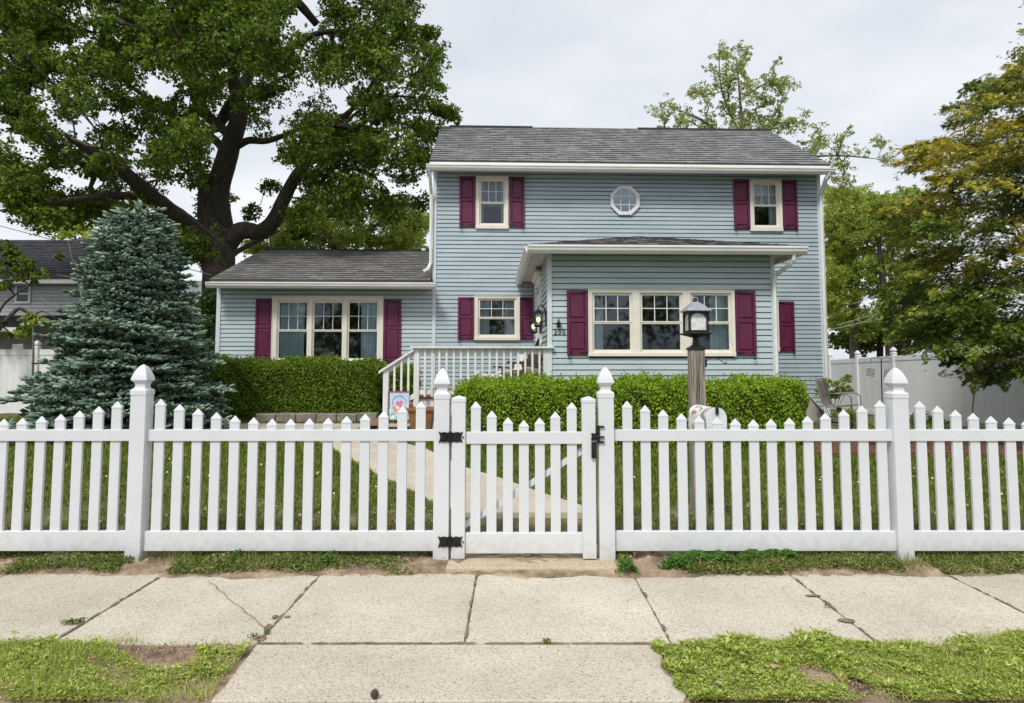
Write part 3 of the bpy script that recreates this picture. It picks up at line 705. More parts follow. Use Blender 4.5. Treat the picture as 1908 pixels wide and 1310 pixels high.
# corner boards
cbm = M['corner']
def cboard(x0, x1, y0, y1, z0, z1):
    m_ = MB(); m_.box(x0, x1, y0, y1, z0, z1); return m_.build('corner_board', cbm, house, bevel=.003)
cboard(-.022, .065, -.03, .05, BASE, ztop+.02); cboard(mx1-.065, mx1+.022, -.03, .05, BASE-.1, ztop+.02)
cboard(wx0-.022, wx0+.075, -.03, .05, BASE, wztop+.02)
cboard(bx0-.022, bx0+.06, YB-.03, YB+.06, BASE, bztop+.02); cboard(bx1-.045, bx1+.022, YB-.03, YB+.06, BASE, bztop+.02)
# roofs
mgl, mgr = hl(795, 306, eaveY)[0], hl(1551, 309, eaveY)[0]
rlx, rrx = mgl+.07, mgr-.07
def pitched(x0, x1, z0, z1, m, name='roof'):
    f = roof(name, house, M[m], (x0, eaveY-.04, z0), (x1, eaveY-.04, z0), (x1, ridgeY, z1), (x0, ridgeY, z1))
    b = roof(name, house, M[m], (x1, 2*ridgeY-eaveY+.04, z0), (x0, 2*ridgeY-eaveY+.04, z0), (x0, ridgeY, z1), (x1, ridgeY, z1))
    return f
rf = pitched(rlx, rrx, ez+.03, rz, 'shingle')
wlx = hl(391, 524, eaveY)[0]
wf = pitched(wlx, -.03, wez+.03, wrz, 'shingle_warm')
for (pa, pb) in ((838, 992), (1188, 1432)):
    xa, xb = hl(pa, 240, ridgeY)[0], hl(pb, 240, ridgeY)[0]; m_ = MB()
    m_.prismx([(ridgeY-.16, rz-.07), (ridgeY, rz+.032), (ridgeY+.16, rz-.07), (ridgeY+.16, rz-.09), (ridgeY, rz+.008), (ridgeY-.16, rz-.09)], xa, xb); m_.build('ridge_cap', M['shingle_dark'], rf)
m_ = MB(); xa, xb = hl(497, 465, ridgeY)[0], -.03
m_.prismx([(ridgeY-.14, wrz-.04), (ridgeY, wrz+.03), (ridgeY+.14, wrz-.04), (ridgeY+.14, wrz-.06), (ridgeY, wrz+.01), (ridgeY-.14, wrz-.06)], xa, xb); m_.build('ridge_cap', M['shingle_dark'], wf)
# front room hip roof
be = YB-.40; bl, br_ = hl(992, 455, be)[0], hl(1489, 459, be)[0]; bez = hl(1240, 456, be)[1]
bcx = (bl+br_)/2; hw = (br_-bl)/2; brz = hl(1190, 440.5, be+hw)[1]
A_, B_ = (bl, be, bez), (br_, be, bez); P_ = (bcx, be+hw, brz); Q_ = (bcx, .0, brz)
hr = roof('roof', house, M['shingle_warm'], A_, B_, P_, P_, course=.143, th=.006, label='low hip roof over the front room')
roof('roof', house, M['shingle_warm'], (bl, -.02, bez), A_, P_, Q_, course=.143, th=.006); roof('roof', house, M['shingle_warm'], B_, (br_, -.02, bez), Q_, P_, course=.143, th=.006)
# soffits (with vent grooves), fascia boards, gutters
def soffit(x0, x1, y0, y1, z, along='x'):
    m_ = MB(); L = (x1-x0) if along == 'x' else (y1-y0); n = max(1, int(L/.2)); d = L/n
    for i in range(n):
        if along == 'x': m_.box(x0+d*i+.004, x0+d*(i+1)-.004, y0, y1, z, z+.02)
        else: m_.box(x0, x1, y0+d*i+.004, y0+d*(i+1)-.004, z, z+.02)
    return m_.build('soffit', M['soffit'], house)
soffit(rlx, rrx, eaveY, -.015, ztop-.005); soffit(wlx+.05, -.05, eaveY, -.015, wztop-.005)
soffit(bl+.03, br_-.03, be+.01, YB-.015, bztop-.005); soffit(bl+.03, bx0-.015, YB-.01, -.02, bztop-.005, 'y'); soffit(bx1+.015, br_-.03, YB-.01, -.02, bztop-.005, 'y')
def fascia(x0, x1, y0, y1, z0, z1): m_ = MB(); m_.box(x0, x1, y0, y1, z0, z1); return m_.build('fascia', M['gutter'], house)
fascia(rlx, rrx, eaveY-.022, eaveY-.002, ztop-.02, ez+.0); fascia(wlx+.04, -.01, eaveY-.022, eaveY-.002, wztop-.02, wez)
fascia(bl+.02, br_-.02, be-.012, be+.008, bztop-.02, bez-.01); fascia(bl, bl+.02, be-.012, -.02, bztop-.02, bez-.01); fascia(br_-.02, br_, be-.012, -.02, bztop-.02, bez-.01)
for x, zz in ((rlx-.002, (ez, rz, ztop)), (rrx-.018, (ez, rz, ztop)), (wlx-.002, (wez, wrz, wztop))):   # rake boards
    m_ = MB()
    m_.prismx([(eaveY-.02, zz[0]-.14), (eaveY-.02, zz[0]-.01), (ridgeY, zz[1]-.05), (2*ridgeY-eaveY, zz[0]-.01), (2*ridgeY-eaveY, zz[0]-.14), (ridgeY, zz[1]-.2)], x, x+.02); m_.build('rake_board', M['gutter'], house)
GP = [(0,0),(-.07,0),(-.105,.045),(-.115,.09),(-.125,.092),(-.125,.115),(-.112,.115),(-.112,.10),(-.012,.10),(-.012,.115),(0,.115)]
def gutter(x0, x1, y, z, sc=1.12):
    m_ = MB(); m_.prismx([(y+p[0]*sc, z+p[1]*sc) for p in GP][::-1], x0, x1); return m_.build('gutter', M['gutter'], house)
g_main = gutter(mgl, mgr, eaveY-.024, hl(1200, 320.5, eaveY-.1)[1]); g_wing = gutter(hl(384, 530, eaveY-.1)[0], hl(811, 530, eaveY-.1)[0], eaveY-.024, hl(600, 537, eaveY-.1)[1])
bgz = hl(1240, 472.5, be-.1)[1]; g_b = gutter(bl-.09, br_+.09, be-.014, bgz)
m_ = MB(); m_.prism([(bl-.0-p[0]*-1.1*1, bgz+p[1]*1.12) for p in GP], be-.01, -.03); m_.build('gutter', M['gutter'], house)
m_ = MB(); m_.prism([(br_-p[0]*1.1, bgz+p[1]*1.12) for p in GP][::-1], be-.01, -.03); m_.build('gutter', M['gutter'], house)
# downspouts
def spout(pts, rad=.042):
    m_ = MB(); m_.tube(pts, rad, 6); m_.tube([Vector(pts[-1])+Vector((0,0,.5)), Vector(pts[-1])+Vector((0,0,.55))], rad*1.18, 6); return m_.build('downspout', M['whitepaint'], house)
gzt_ = ztop-.02
spout([(mgr-.13, eaveY-.08, gzt_+.04), (mgr-.13, eaveY-.08, gzt_-.08), (mgr-.17, eaveY-.02, gzt_-.18), (mx1+.0, -.09, gzt_-.50), (mx1+.0, -.075, gzt_-.62), (mx1+.0, -.075, .35), (mx1+.05, -.16, .22)], .05)
spout([(mgl+.06, eaveY-.08, gzt_+.04), (mgl+.06, eaveY-.08, gzt_-.08), (mgl+.08, eaveY-.0, gzt_-.2), (-.06, -.09, gzt_-.55), (-.06, -.08, gzt_-.68), (-.06, -.08, hl(805,490,-.08)[1]), (-.12, -.14, hl(800,502,-.1)[1]), (-.22, -.18, hl(793,507,-.1)[1])])
spout([(br_-.12, be+.02-.08, bgz+.02), (br_-.12, be-.04, bgz-.08), (br_-.16, be+.04, bgz-.16), (bx1+.03, YB-.07, bgz-.30), (bx1-.005, YB-.075, bgz-.40), (bx1-.005, YB-.075, .5)], .038)
# house number and little lantern-shaped ornament
cu = bpy.data.curves.new('number', 'FONT'); cu.body = '200'; cu.size = .112; cu.extrude = .003; cu.space_character = 1.28; cu.align_x = 'CENTER'
tmp = bpy.data.objects.new('tmp', cu); C.objects.link(tmp); bpy.context.view_layer.update()
me = bpy.data.meshes.new_from_object(tmp.evaluated_get(bpy.context.evaluated_depsgraph_get())); bpy.data.objects.remove(tmp)
nx, nzz = hl(1042.5, 628.5, YB); nzz = round(nzz/.1016)*.1016+.008
me.transform(Matrix.Translation((nx, YB-.024, nzz)) @ Matrix.Rotation(R(90), 4, 'X')); me.materials.clear(); me.materials.append(M['iron'])
no = bpy.data.objects.new('house_number', me); C.objects.link(no); no.parent = house; tag(no, 'black house number reading 200')
lx_, lz_ = hl(1040.5, 602, YB); m_ = MB(); m_.box(lx_-.032, lx_+.032, YB-.06, YB-.016, lz_-.075, lz_-.01); m_.loft([(.045, lz_-.01), (.012, lz_+.03), (.014, lz_+.05), (.006, lz_+.075)], lx_, YB-.04); m_.build('wall_ornament', M['iron'], house, bevel=.004)
# outlet by the porch
m_ = MB(); q = hl(891, 697, 0); m_.box(q[0]-.05, q[0]+.05, -.03, -.012, q[1]-.07, q[1]+.07); m_.build('outlet_cover', M['corner'], house, bevel=.005)
# front door and pediment surround on the left side of the front room (faces left)
SM = side(bx0, 'left')
def sbox(mb, u0, u1, o0, o1, z0, z1): mb.box(u0, u1, o0, o1, z0, z1, M=SM)   # out = negative o
d_ = MB(); sbox(d_, DU0+.02, DU1-.02, -.01, .04, DZ0+.02, DZ0+2.02)
for k in range(2):
    for zz in (.15, .8, 1.45): sbox(d_, DU0+.12+k*.4, DU0+.42+k*.4, -.022, -.01, DZ0+zz, DZ0+zz+.5)
door = d_.build('front_door', M['whitepaint'], house, bevel=.004)
k_ = MB(); k_.loft([(.012,0),(.028,.02),(.03,.045),(.015,.06)], 0, 0, 10, M=SM @ Matrix.Translation((DU1-.1, -.02, DZ0+.98)) @ Matrix.Rotation(R(90), 4, 'X')); k_.build('door_knob', M['iron'], door)
t_ = MB()
for a, b in ((DU0-.16, DU0-.02), (DU1+.02, DU1+.16)): sbox(t_, a, b, -.05, .0, DZ0-.05, DZ0+2.08); sbox(t_, a-.015, b+.015, -.065, 0, DZ0+2.08, DZ0+2.15)
sbox(t_, DU0-.18, DU1+.18, -.06, 0, DZ0+2.151, DZ0+2.3)
um = (DU0+DU1)/2; t_.prism([(DU0-.26, DZ0+2.301), (DU1+.26, DZ0+2.301), (DU1+.26, DZ0+2.36), (um, DZ0+2.62), (DU0-.26, DZ0+2.36)], -.12, 0, M=SM)
t_.prism([(DU0-.1, DZ0+2.37), (DU1+.1, DZ0+2.37), (um, DZ0+2.54)], -.135, -.121, M=SM)
t_.build('door_surround', M['whitepaint'], house, bevel=.004)
def wall_lantern(px, py, X_out):
    # lantern hung from a curved arm on the side wall; px,py = glass centre
    yl = None
    for yy in np.linspace(YB+.1, -.2, 200):
        x_, z_ = hl(px, py, yy)
        if yl is None or abs(x_-(bx0-X_out)) < best: yl, best, zc = yy, abs(x_-(bx0-X_out)), z_
    x = bx0-X_out; m_ = MB()
    m_.box(bx0-.05, bx0-.014, yl-.05, yl+.05, zc-.12, zc+.17)
    m_.tube([(bx0-.05, yl, zc+.1), (bx0-.06, yl, zc+.2), (bx0-.11, yl, zc+.265), (x+.03, yl, zc+.26), (x, yl, zc+.22), (x, yl, zc+.17)], .011, 6)
    m_.loft([(.10, zc+.105), (.10, zc+.115), (.04, zc+.17), (.012, zc+.185)], x, yl)
    for sx in (-1, 1):
        for sy in (-1, 1): m_.box(x+sx*.062-.008, x+sx*.062+.008, yl+sy*.062-.008, yl+sy*.062+.008, zc-.10, zc+.105)
    m_.loft([(.055, zc-.13), (.085, zc-.105), (.085, zc-.095)], x, yl)
    l = m_.build('wall_lantern', M['iron'], house)
    b = MB(); b.loft([(.008, zc-.05), (.034, zc-.02), (.040, zc+.01), (.03, zc+.04), (.012, zc+.055)], x, yl, 10); b.build('bulb', M['bulb'], l, smooth=True)
    b = MB(); b.loft([(.057, zc-.09), (.057, zc+.10)], x, yl); b.build('lantern_glass', M['glass'], l)
wall_lantern(1004.5, 596, .17); wall_lantern(994, 609, .17)

# ================================================================ PORCH
def HW(x, y, z): p = HM @ Vector((x, y, z)); return (p.x, p.y, p.z)
pl = hl(775, 700, YB+.05)[0]; pr = bx0-.03; DK = .95
porch = bpy.data.objects.new('porch', None); C.objects.link(porch); porch.location = HO; porch.rotation_euler = (0,0,YAW); ORG['porch'] = Vector((0,0,0))
tag(porch, 'raised wooden porch with white balustrade and side steps, left of the front room', 'porch')
m_ = MB(); n = 30; d = (-.03-YB-.05)/n
for i in range(n): m_.box(pl-.05, pr, YB+.05+d*i+.004, YB+.05+d*(i+1)-.004, DK-.035, DK)
m_.build('deck', M['deckwood'], porch)
m_ = MB(); m_.box(pl-.03, pr, YB+.08, YB+.11, .3, DK-.036); m_.box(pl-.03, pl, YB+.11, -.04, .3, DK-.036); m_.build('skirt', M['raw_white'], porch)
ry0, ry1 = YB-.02, YB+.07; rtz = hl(900, 645.5, YB)[1]; rt1 = hl(900, 649.5, YB)[1]
m_ = MB(); m_.box(hl(765,650,YB)[0], bx0+.09, YB-.09, YB+.06-.001, rtz-.036, rtz); m_.build('handrail', M['raw_white'], porch, bevel=.004)
m_ = MB(); m_.box(pl+.045, pr-.07, YB+.0, YB+.035, rtz-.135, rtz-.037); m_.box(pl+.045, pr-.07, YB+.0, YB+.035, DK+.045, DK+.12); m_.build('rail', M['raw_white'], porch)
for x0, x1 in ((hl(771,700,YB)[0], hl(780,700,YB)[0]+.01), (hl(1012.5,700,YB)[0], hl(1022,700,YB)[0]-.01)):
    m_ = MB(); m_.box(x0, x1, YB-.03, YB+.06, .22 if x0 < 0.5 else DK-.1, rtz-.037); m_.build('newel_post', M['raw_white'], porch, bevel=.004)
bs = hl(784.5+13.4, 700, YB)[0]-hl(784.5, 700, YB)[0]
x = hl(792, 700, YB)[0]
while x < pr-.1:
    m_ = MB(); m_.box(x-.018, x+.018, YB-.037, YB-.001, DK+.0, rtz-.036); m_.build('baluster', M['raw_white'], porch, bevel=.002); x += bs
# stairs going down to the left, with sloped rail in front
sx1 = hl(772, 700, YB)[0]; nst = 4; run = .27
for i in range(nst):
    zt = DK-(i+1)*.155; m_ = MB(); xa = sx1-.02-(i+1)*run
    m_.box(xa-.03, xa+run-.004, YB+.09, YB+1.25, zt-.035, zt); m_.box(xa+.0, xa+.02, YB+.11, YB+1.2, zt-.155, zt-.036); m_.build('step', M['deckwood'], porch)
tl = Vector((hl(706.5, 691.5, YB)[0], 0, hl(706.5, 691.5, YB)[1])); tr = Vector((hl(771.5, 650, YB)[0], 0, hl(771.5, 650, YB)[1]))
sl = (tr.z-tl.z)/(tr.x-tl.x)
m_ = MB(); m_.prism([(tl.x, tl.z-.045), (tr.x, tr.z-.045), (tr.x, tr.z), (tl.x, tl.z)], YB-.07, YB+.04); m_.build('handrail', M['raw_white'], porch, bevel=.003)
def zl(x): return tl.z+sl*(x-tl.x)
xp = hl(714, 720, YB)[0]
m_ = MB(); m_.prism([(xp+.1, zl(xp+.1)-.14), (tr.x, tr.z-.14), (tr.x, tr.z-.046), (xp+.1, zl(xp+.1)-.046)], YB+.0, YB+.03); 
m_.prism([(xp+.1, zl(xp+.1)-.86), (tr.x, tr.z-.86), (tr.x, tr.z-.77), (xp+.1, zl(xp+.1)-.77)], YB+.0, YB+.03); m_.build('rail', M['raw_white'], porch)
m_ = MB(); m_.prism([(xp, .25), (xp+.095, .25), (xp+.095, zl(xp+.095)-.046), (xp, zl(xp)-.046)], YB-.03, YB+.06); m_.build('newel_post', M['raw_white'], porch, bevel=.004)
for px in (735, 748, 761):
    x = hl(px, 720, YB)[0]; m_ = MB(); m_.prism([(x-.018, zl(x)-.84), (x+.018, zl(x)-.82), (x+.018, zl(x)-.046), (x-.018, zl(x)-.05)], YB-.037, YB-.001); m_.build('baluster', M['raw_white'], porch)

# chairs on the porch (placed in world coordinates through the house frame)
def armchair(name, label, x, y, rz, wood, cush, throw=None, sc=1.0):
    p = HW(x, y, DK); e = thing(name, label, 'chair', p, 'armchairs on the porch')
    e.rotation_euler = (0, 0, YAW+rz); e.scale = (sc, sc, sc); ORG[e.name] = Vector((0,0,0))
    rk = R(-8)
    for s in (-1, 1):
        m_ = MB(); m_.prism([(-.33,0),(-.28,0),(-.25,.56),(-.30,.56)], s*.30-.025, s*.30+.025); m_.build('leg', wood, e, bevel=.004)
        m_ = MB(); m_.prism([(.27,0),(.33,0),(.20,.56),(.15,.56)], s*.30-.025, s*.30+.025); m_.build('leg', wood, e, bevel=.004)
        m_ = MB(); m_.prism([(-.38,.575),(.34,.50),(.34,.53),(-.38,.61)][::1], s*.30-.04, s*.30+.04); m_.build('armrest', wood, e, bevel=.006)
        m_ = MB(); m_.tube([(-.45,s*.30,.045),(-.2,s*.30,.012),(.1,s*.30,.012),(.4,s*.30,.05),(.5,s*.30,.09)], .022, 6); m_.build('rocker', wood, e)
        m_ = MB(); m_.prism([(.18,.30),(.23,.30),(.46,.98),(.41,.98)], s*.25-.02, s*.25+.02); m_.build('back_post', wood, e, bevel=.004)
    m_ = MB()
    for z in (.5, .7, .93): m_.box(.20+(z-.3)*.34, .225+(z-.3)*.34, -.23, .23, z, z+.07)
    m_.prism([(-.30,.34),(.24,.27),(.24,.30),(-.30,.37)], -.27, .27); m_.build('frame', wood, e, bevel=.004)
    def pillow(M_, a, b, c):
        m2 = MB(); n = 10
        vs = []; fs = []
        for s in (-1, 1):
            for i in range(n+1):
                for j in range(n+1):
                    u, v = 2*i/n-1, 2*j/n-1; k = (1-abs(u)**3.5)*(1-abs(v)**3.5); tuft = 1-.25*math.exp(-((abs(u)-.4)**2+(abs(v)-.4)**2)*30)
                    vs.append((u*a, v*b, s*c*(max(k, 0)**.4)*tuft))
        q = (n+1)**2
        for s in range(2):
            for i in range(n):
                for j in range(n):
                    f = (s*q+i*(n+1)+j, s*q+(i+1)*(n+1)+j, s*q+(i+1)*(n+1)+j+1, s*q+i*(n+1)+j+1); fs.append(f if s else f[::-1])
        m2.add(vs, fs, M_); return m2
    pillow(Matrix.Translation((-.03,0,.41)) @ Matrix.Rotation(R(7), 4, 'Y'), .29, .26, .065).build('seat_cushion', cush, e, smooth=True)
    pillow(Matrix.Translation((.24,0,.74)) @ Matrix.Rotation(R(-71), 4, 'Y'), .31, .27, .07).build('back_cushion', cush, e, smooth=True)
    if throw:
        m2 = MB(); vs = []; nn = 16
        for i in range(nn+1):
            t = i/nn
            if t < .62: q = t/.62; xx, zz = .02+.22*q, .49+.57*q; 
            else: q = (t-.62)/.38; xx, zz = .24+.24*math.sin(q*1.6), 1.06-.55*q
            for j in range(9): y_ = -.27+.54*j/8; vs.append((xx+.012*math.sin(j*2.1+i*.3), y_, zz+.01*math.sin(j*1.3)))
        m2.add(vs, [(i*9+j, i*9+j+1, (i+1)*9+j+1, (i+1)*9+j) for i in range(nn) for j in range(8)]); m2.build('throw', throw, e, smooth=True)
    return e
armchair('rocking_chair', 'wooden rocking armchair with cream cushions, the left one, side-on behind the balusters', hl(952,700,-1.9)[0], -1.9, R(12), M['brownwood'], M['cushion'], None, .86)
armchair('rocking_chair', 'wooden rocking armchair under a dark striped throw, beside the door', hl(992,700,-3.0)[0], -2.7, R(20), M['brownwood'], M['cushion'], M['blanket'], 1.02)
# footstool
p = HW(hl(915,700,-2.2)[0], -2.2, DK); e = thing('footstool', 'low amber wood footstool with cream pad in front of the left rocking chair', 'footstool', p)
for sx in (-1,1):
    for sy in (-1,1): m_ = MB(); m_.box(p[0]+sx*.2-.02, p[0]+sx*.2+.02, p[1]+sy*.15-.02, p[1]+sy*.15+.02, p[2], p[2]+.30); m_.build('leg', M['amber'], e)
m_ = MB(); m_.box(p[0]-.24, p[0]+.24, p[1]-.19, p[1]+.19, p[2]+.22, p[2]+.28); m_.build('frame', M['amber'], e, bevel=.01)
m_ = MB(); m_.loft([(.20, p[2]+.281), (.23, p[2]+.30), (.235, p[2]+.33), (.20, p[2]+.36)], p[0], p[1]); m_.build('pad', M['cushion'], e, bevel=.02)
# hanging wood-brown wreath beside the door -> chair top rail with pot: small planter on a stand
p = at(786, 800, 11.0); p.z = g1(p.x, p.y)+.01
e = thing('planter', 'tapered brown wooden planter at the foot of the porch', 'planter', p)
m_ = MB(); m_.loft([(.13,p.z),(.20,p.z+.50),(.225,p.z+.50),(.225,p.z+.55),(.19,p.z+.55),(.18,p.z+.50)], p.x, p.y, 4, R(45)); m_.build('pot', M['planter'], e, bevel=.006)
m_ = MB(); m_.box(p.x-.18, p.x+.18, p.y-.18, p.y+.18, p.z+.44, p.z+.49); m_.build('soil_fill', M['mulch'], e)

# garden flag with basket of flowers
p = at(743, 812, 10.9); p.z = g1(p.x, p.y); e = thing('garden_flag', 'small garden flag showing a basket of pink and orange flowers, by the porch steps', 'flag', p)
fa, fb = at(726.5, 731, 10.9), at(761.5, 782, 10.9)
M['flagblue'] = mat('flag_sky', (.42,.55,.72), (.62,.72,.82), .8, 9); M['fpink'] = mat('flag_pink', (.65,.08,.22), (.85,.30,.45), .8, 40)
M['forange'] = mat('flag_orange', (.75,.25,.05), (.85,.45,.12), .8, 40); M['fteal'] = mat('flag_teal', (.15,.45,.50), (.3,.6,.62), .8, 20); M['fwhite'] = mat('flag_white', (.8,.8,.85), rough=.8); M['fring'] = mat('flag_ring', (.12,.16,.25), rough=.8); M['fred'] = mat('flag_trim', (.5,.08,.12), rough=.8)
m_ = MB(); m_.box(fa.x, fb.x, 10.897, 10.903, fb.z, fa.z); cl = m_.build('cloth', M['flagblue'], e)
cx, cz = (fa.x+fb.x)/2, (fa.z+fb.z)/2+.0
def disc(mb, x, z, r, y, n=9, sq=1.):
    mb.add([(x, y, z)]+[(x+r*random.uniform(.8,1.1)*math.cos(2*math.pi*i/n), y, z+sq*r*random.uniform(.8,1.1)*math.sin(2*math.pi*i/n)) for i in range(n)], [(0, (i+1) % n+1, i+1) for i in range(n)])
rg = MB(); rg.tube([(cx+.11*math.cos(q), 10.894, cz+.05+.115*math.sin(q)) for q in np.linspace(-.2, math.pi+.2, 16)], .004, 5); rg.build('basket_handle', M['fring'], cl)
for mt, pts_ in (('fteal', [(-.11,-.13,.035),(.05,-.16,.04),(-.03,-.19,.03)]), ('forange', [(-.06,-.06,.035),(-.02,-.10,.03),(.10,-.04,.03),(-.09,-.02,.025)]), ('fpink', [(0,.02,.045),(.05,-.04,.04),(-.03,.05,.03),(.03,.06,.028)]), ('fwhite', [(-.02,-.03,.028),(.09,-.12,.03),(-.10,-.18,.03)])):
    for k, (dx, dz, r) in enumerate(pts_): m_ = MB(); disc(m_, cx+dx, cz+dz, r, 10.8925-.0015*list('abcd').index('abcd'[['fteal','forange','fpink','fwhite'].index(mt)])-.0002*k); m_.build('printed_flower', M[mt], cl)

m_ = MB(); m_.box(fa.x-.01, fb.x+.01, 10.888, 10.91, fa.z, fa.z+.014); m_.build('top_hem', M['fred'], cl)
m_ = MB(); m_.tube([(fa.x-.03, 10.9, p.z), (fa.x-.03, 10.9, fa.z+.02), (fb.x, 10.9, fa.z+.022)], .005, 5); m_.build('flag_stand', M['iron'], e)

# ================================================================ PICKET FENCE AND GATE
YF = 5.28; V_ = M['vinyl']
def fx(px, py=900, Y=5.22): return at(px, py, Y).x
def fz(px, py, Y=YF): return at(px, py, Y).z
CAP = [(.0625,0),(.0635,.002),(.0635,.038),(.058,.044),(.044,.052),(.0395,.066),(.040,.082),(.047,.100),(.060,.112),(.0635,.118),(.062,.128),(.056,.152),(.046,.180),(.033,.207),(.018,.228),(.004,.240)]
def post(parent, x, ztip, zb=-.08, hw=.06, sc=1.0, y=YF):
    zt = ztip-.24*sc; m_ = MB(); m_.box(x-hw, x+hw, y-hw, y+hw, zb, zt+.01); p = m_.build('post', V_, parent, bevel=.004)
    c = MB(); c.loft([(r*sc*hw/.06, zt+z*sc) for r, z in CAP], x, y); c.build('post_cap', V_, p, bevel=.002); return p
def picket(parent, x, zt, zb, wd=.076, y=YF, name='picket'):
    h = wd/2; t = .012; m_ = MB(); x += random.uniform(-.0022,.0022); zt += random.uniform(-.002,.002); y += random.uniform(-.0015,.0015); zs = zt-.052
    m_.box(x-h, x+h, y-t, y+t, zb, zs)
    m_.add([(x-h-.002,y-t-.002,zs-.004),(x+h+.002,y-t-.002,zs-.004),(x+h+.002,y+t+.002,zs-.004),(x-h-.002,y+t+.002,zs-.004),(x-h-.002,y-t-.002,zs+.006),(x+h+.002,y-t-.002,zs+.006),(x+h+.002,y+t+.002,zs+.006),(x-h-.002,y+t+.002,zs+.006),(x-.003,y,zt),(x+.003,y,zt)],
           [(0,3,2,1),(0,1,5,4),(1,2,6,5),(2,3,7,6),(3,0,4,7),(4,5,9,8),(6,7,8,9),(5,6,9),(7,4,8)])
    return m_.build(name, V_, parent, bevel=.0012)
def railbar(parent, xa, xb, z0, z1, y=YF, name='rail'):
    m_ = MB(); m_.box(xa, xb, y-.024, y+.024, z0, z1); return m_.build(name, V_, parent, bevel=.003)
P1, P2, P3, P4 = fx(251), fx(822), fx(1131), fx(1685)
zrt0, zrt1 = fz(960, 821.3), fz(960, 800.3); zrb0, zrb1 = fz(960, 1027, 5.256), fz(960, 990.5, 5.256)
TOP2 = [743, 753, 761, 768, 774, 777.6, 780.5, 780.8, 780, 778.5, 775.5, 771, 765.5, 757, 747.5]
TOPR = [747, 755.6, 763.6, 770, 775, 778, 779.7, 781.6, 780.6, 778.7, 775, 769, 763, 756, 746]
def run(parent, xa, xb, tops, pxs):
    railbar(parent, xa, xb, zrt0, zrt1); railbar(parent, xa, xb, zrb0, zrb1)
    for px, t in zip(pxs, tops): picket(parent, fx(px, t, YF), fz(px, t), zrb1-.02)
fl = thing('picket_fence', 'white vinyl picket fence with scalloped tops, run to the left of the gate', 'fence', (P1, YF, 0), 'white picket fence runs beside the gate')
post(fl, P2, fz(822, 686, YF)); post(fl, P1, fz(261, 679, YF)); post(fl, P1-2.28, fz(261, 679, YF))
run(fl, P1+.06, P2-.06, TOP2, [300+34.62*i for i in range(15)])
run(fl, P1-2.28+.06, P1-.06, TOP2, [219.5-35.3*i for i in range(15)][::-1])
fr = thing('picket_fence', 'white vinyl picket fence with scalloped tops, run to the right of the gate', 'fence', (P4, YF, 0), 'white picket fence runs beside the gate')
post(fr, P3, fz(1131, 684, YF)); post(fr, P4, fz(1674, 685, YF)); post(fr, P4+2.28, fz(1674, 685, YF))
run(fr, P3+.06, P4-.06, TOPR, [1168+33.61*i for i in range(15)])
run(fr, P4+.06, P4+2.28-.06, TOPR, [1713+33.4*i for i in range(15)])
gate = thing('picket_gate', 'white vinyl picket gate with diagonal brace and black hinges, between the two fence runs', 'gate', (fx(976), YF, 0))
g0, g1_, g2, g3 = fx(841), fx(866.5), fx(1085.5), fx(1110.5); gy = 5.262
for a, b, tp in ((g0, g1_, 736.5), (g2, g3, 738)):
    m_ = MB(); zt = fz(976, tp, gy); m_.box(a, b, gy-.045, gy+.045, fz(976, 1041.5, 5.22), zt-.05)
    m_.add([(a-.003,gy-.048,zt-.052),(b+.003,gy-.048,zt-.052),(b+.003,gy+.048,zt-.052),(a-.003,gy+.048,zt-.052),(a-.003,gy-.048,zt-.022),(b+.003,gy-.048,zt-.022),(b+.003,gy+.048,zt-.022),(a-.003,gy+.048,zt-.022),((a+b)/2,gy,zt)],
           [(0,3,2,1),(0,1,5,4),(1,2,6,5),(2,3,7,6),(3,0,4,7),(4,5,8),(5,6,8),(6,7,8),(7,4,8)]); m_.build('stile', V_, gate, bevel=.003)
railbar(gate, g1_, g2, fz(976, 826.5, gy), fz(976, 804.5, gy), gy); railbar(gate, g1_, g2, fz(976, 1031.5, gy-.024), fz(976, 993.5, gy-.024), gy)
for px, t in zip((887,916.3,946,976,1005.5,1035,1065), (748,765.8,777.7,783,778,766.6,749.5)): picket(gate, fx(px, t, gy), fz(px, t, gy), fz(976, 995, gy)-.01, y=gy)
a, b = (g1_, fz(866, 978, gy+.03)), (g2, fz(1085, 841, gy+.03)); m_ = MB(); m_.prism([(a[0], a[1]-.026), (b[0], b[1]-.026), (b[0], b[1]+.026), (a[0], a[1]+.026)], gy+.026, gy+.045); m_.build('brace', V_, gate)
